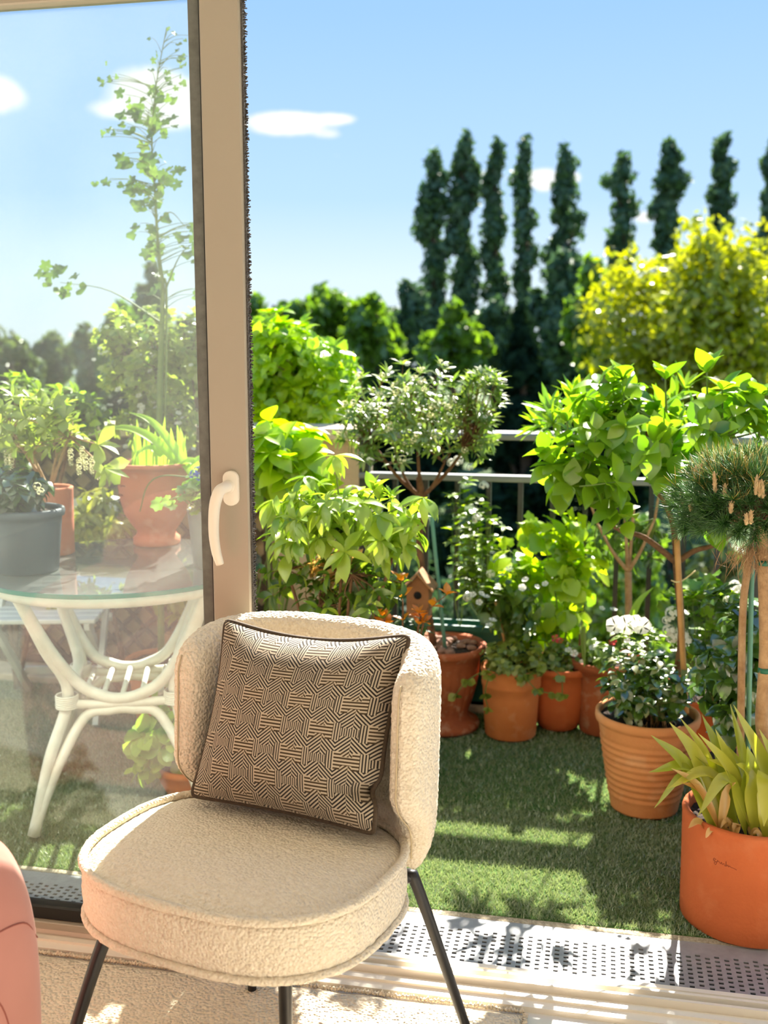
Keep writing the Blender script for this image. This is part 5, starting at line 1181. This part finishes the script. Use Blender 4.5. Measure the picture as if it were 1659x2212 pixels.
# ================================================================== THE GARDEN BEYOND
GZ = -5.0
gm = []
n_ = 60; vv = []; ff = []
for i in range(n_ + 1):
    for j in range(n_ + 1):
        x = -120 + 240 * j / n_; y = 4.4 + 190 * (i / n_) ** 1.6; vv.append((x, y, GZ + .6 * mnoise.noise(Vector((x * .05, y * .05, 0)))))
for i in range(n_):
    for j in range(n_): a = i * (n_ + 1) + j; ff.append((a, a + 1, a + n_ + 2, a + n_ + 1))
struct('ground', mesh('ground', vv, ff, 'grass_ground'), label='lawn of the garden far below the terrace')
struct('wall_terrace', MB().box((-4.5, 4.06, -5.4), (2.6, 4.10, -.02)).me('terrace_face', 'render_beige', False), label='outer face of the terrace edge')
def leafcloud(cent, rad, cnt, size, rgn, flat=.0):
    """random leaf cards filling blobs: returns verts, quads"""
    tot = int(sum(cnt)); idx = np.repeat(np.arange(len(cnt)), cnt); u = rgn.normal(0, 1, (tot, 3)); u /= np.linalg.norm(u, axis=1)[:, None]
    rr_ = rgn.random((tot, 1)) ** .45; c = np.array(cent)[idx] + u * rr_ * np.array(rad)[idx]
    n = u + rgn.normal(0, .7, (tot, 3)); n /= np.linalg.norm(n, axis=1)[:, None]; t = np.cross(n, rgn.normal(0, 1, (tot, 3))); t /= np.linalg.norm(t, axis=1)[:, None]; b = np.cross(n, t)
    s = rgn.uniform(*size, (tot, 1)); P = np.zeros((tot, 4, 3)); P[:, 0] = c - t * s; P[:, 1] = c - b * s * .55; P[:, 2] = c + t * s; P[:, 3] = c + b * s * .55
    return P.reshape(-1, 3), np.arange(tot * 4).reshape(-1, 4)
def fartree(name, lbl, cat, px, Y, top, bot, halfw, matn, kind='round', n=3200, size=(.12, .22), seed=1, group=None, blobs=34, trunk_r=.2):
    """px, top, bot, halfw are where the crown shows at distance Y; it stands on the garden ground"""
    rgn = np.random.default_rng(seed); T0, B0 = at(px, top, Y), at(px, bot, Y); w = abs(at(px + halfw, top, Y)[0] - T0[0]); base = V((B0[0], Y, GZ - .2)); h = T0[2] - B0[2]
    t = thing(name, lbl, cat, base, 0, group); cent = []; rad = []
    for k in range(blobs):
        if kind == 'column':
            s = (k + rgn.random()) / blobs; prof_ = (1.0 - max(0, (s - .72) / .28) ** 2.2 * .58) * (.82 + .3 * rgn.random()); r0 = w * 1.14 * prof_; a = rgn.uniform(0, 2 * PI); q = rgn.random() * .65
            cent.append((T0[0] + r0 * q * math.cos(a), Y + r0 * q * math.sin(a), B0[2] + h * s * .97)); rad.append((r0 * rgn.uniform(.3, .5) + .1, r0 * .45 + .1, h * rgn.uniform(.045, .075)))
        elif kind == 'cone':
            s = (k + rgn.random()) / blobs; r0 = w * (1 - s) ** .8 + .1; a = rgn.uniform(0, 2 * PI); q = rgn.uniform(.3, .8); cent.append((T0[0] + r0 * q * math.cos(a), Y + r0 * q * math.sin(a), B0[2] + h * s)); rad.append((r0 * .5, r0 * .5, h * .06))
        else:
            u = rgn.normal(0, 1, 3); u /= np.linalg.norm(u); q = rgn.uniform(.35, .84); cent.append((T0[0] + w * q * u[0], Y + w * q * u[1], (T0[2] + B0[2]) / 2 + h / 2 * q * u[2])); sc = rgn.uniform(.2, .34); rad.append((w * sc, w * sc, h / 2 * sc * .9))
    wts = np.array([r_[0] * r_[1] for r_ in rad]) ** .8; cnt = np.maximum(6, (wts / wts.sum() * n)).astype(int)
    v, f = leafcloud(cent, rad, cnt, size, rgn); o = ob('foliage', mesh('foliage', v - base, f, matn, smooth=False), t); o['kind'] = 'stuff'
    bm = MB(); zc = (T0[2] + B0[2]) / 2
    bm.tube([V((0, 0, 0)), V((.1, 0, (zc - base[2]) * .5)), V((T0[0] - base[0], 0, zc - base[2] + h * .3))], [trunk_r, trunk_r * .8, trunk_r * .3], 8); ob('trunk', bm.me('trunk', 'far_bark'), t)
    bm = MB()
    for k in range(0, blobs, 2): c_ = V(cent[k]) - base; bm.tube([V((0, 0, max(.5, c_[2] - np.hypot(c_[0], c_[1]) * .9 - h * .1))), c_ * .55 + V((0, 0, c_[2] * .38)), c_], [trunk_r * .35, trunk_r * .2, trunk_r * .08], 4, False)
    ob('limbs', bm.me('limbs', 'far_bark'), t); return t
GP = 'row of poplars beyond the garden'
for i, (px, top, hw, lbl, nn_) in enumerate([(935, 322, 50, 'leftmost of the tall poplars, broad with a stepped top', 3600), (1003, 277, 42, 'tallest slim poplar, second from the left in the row', 3400), (1070, 297, 38, 'narrow poplar, third from the left in the row', 3000), (1135, 290, 34, 'thin poplar with gaps in its crown, fourth from the left', 1900), (1222, 315, 50, 'poplar with a leaning second leader, fifth from the left', 2800),
                                             (1345, 322, 46, 'sparse see-through poplar between two dense ones', 1300), (1452, 295, 46, 'dense broad poplar above the yellow green tree', 3600), (1562, 280, 36, 'short looking poplar rising behind the yellow green crown', 2600), (1668, 300, 30, 'poplar cut off by the right picture edge', 2000)]):
    fartree('poplar_tree', lbl, 'tree', px, 62, top, 760 if i < 5 else 640, hw, 'far_poplar', 'column', int(nn_ * 1.15), (.17, .32), 300 + i, GP, 34, .3)
GH = 'trees along the far side of the garden'
for i, (px, Y, top, bot, hw, m_, lbl, nn_) in enumerate([(590, 46, 610, 850, 95, 'far_green', 'round green tree just right of the door stile', 3600), (705, 50, 604, 840, 92, 'far_green', 'round green tree, second right of the door stile', 3600), (812, 44, 622, 850, 88, 'far_green', 'yellowish green tree left of the poplars', 3400), (875, 50, 600, 830, 62, 'far_poplar', 'dark green tree at the foot of the leftmost poplar', 3200),
                                                         (975, 40, 660, 860, 80, 'far_green', 'green tree below the poplars with sunlit patches', 3400), (1080, 44, 610, 900, 70, 'far_poplar', 'dark tree in the gap below the thin poplar', 3000), (1220, 40, 545, 900, 90, 'far_poplar', 'dark green tree left of the yellow green crown', 4200), (1280, 36, 560, 860, 66, 'far_green', 'mid green tree against the yellow green crown', 2800),
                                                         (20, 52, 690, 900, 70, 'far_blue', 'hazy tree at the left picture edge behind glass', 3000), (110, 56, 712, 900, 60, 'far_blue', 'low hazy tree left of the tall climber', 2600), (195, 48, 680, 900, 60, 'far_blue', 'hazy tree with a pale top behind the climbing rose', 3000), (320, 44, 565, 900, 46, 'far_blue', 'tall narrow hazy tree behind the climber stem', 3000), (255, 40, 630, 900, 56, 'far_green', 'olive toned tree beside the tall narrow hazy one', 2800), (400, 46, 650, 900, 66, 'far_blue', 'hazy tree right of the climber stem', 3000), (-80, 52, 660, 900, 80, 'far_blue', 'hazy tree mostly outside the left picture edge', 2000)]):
    fartree('garden_tree', lbl, 'tree', px, Y, top, bot, hw, m_, 'round', nn_, (.16, .34), 320 + i, GH, 30, .25)
fartree('yellow_tree', 'large sunlit yellow green tree filling the right side', 'tree', 1500, 19, 440, 1000, 255, 'far_yellow', 'round', 13000, (.05, .11), 350, None, 90, .14)
fartree('yellow_tree', 'smaller yellow green bough at the left foot of the large yellow tree', 'tree', 1330, 17, 780, 960, 90, 'far_yellow', 'round', 2600, (.05, .10), 351, None, 24, .06)
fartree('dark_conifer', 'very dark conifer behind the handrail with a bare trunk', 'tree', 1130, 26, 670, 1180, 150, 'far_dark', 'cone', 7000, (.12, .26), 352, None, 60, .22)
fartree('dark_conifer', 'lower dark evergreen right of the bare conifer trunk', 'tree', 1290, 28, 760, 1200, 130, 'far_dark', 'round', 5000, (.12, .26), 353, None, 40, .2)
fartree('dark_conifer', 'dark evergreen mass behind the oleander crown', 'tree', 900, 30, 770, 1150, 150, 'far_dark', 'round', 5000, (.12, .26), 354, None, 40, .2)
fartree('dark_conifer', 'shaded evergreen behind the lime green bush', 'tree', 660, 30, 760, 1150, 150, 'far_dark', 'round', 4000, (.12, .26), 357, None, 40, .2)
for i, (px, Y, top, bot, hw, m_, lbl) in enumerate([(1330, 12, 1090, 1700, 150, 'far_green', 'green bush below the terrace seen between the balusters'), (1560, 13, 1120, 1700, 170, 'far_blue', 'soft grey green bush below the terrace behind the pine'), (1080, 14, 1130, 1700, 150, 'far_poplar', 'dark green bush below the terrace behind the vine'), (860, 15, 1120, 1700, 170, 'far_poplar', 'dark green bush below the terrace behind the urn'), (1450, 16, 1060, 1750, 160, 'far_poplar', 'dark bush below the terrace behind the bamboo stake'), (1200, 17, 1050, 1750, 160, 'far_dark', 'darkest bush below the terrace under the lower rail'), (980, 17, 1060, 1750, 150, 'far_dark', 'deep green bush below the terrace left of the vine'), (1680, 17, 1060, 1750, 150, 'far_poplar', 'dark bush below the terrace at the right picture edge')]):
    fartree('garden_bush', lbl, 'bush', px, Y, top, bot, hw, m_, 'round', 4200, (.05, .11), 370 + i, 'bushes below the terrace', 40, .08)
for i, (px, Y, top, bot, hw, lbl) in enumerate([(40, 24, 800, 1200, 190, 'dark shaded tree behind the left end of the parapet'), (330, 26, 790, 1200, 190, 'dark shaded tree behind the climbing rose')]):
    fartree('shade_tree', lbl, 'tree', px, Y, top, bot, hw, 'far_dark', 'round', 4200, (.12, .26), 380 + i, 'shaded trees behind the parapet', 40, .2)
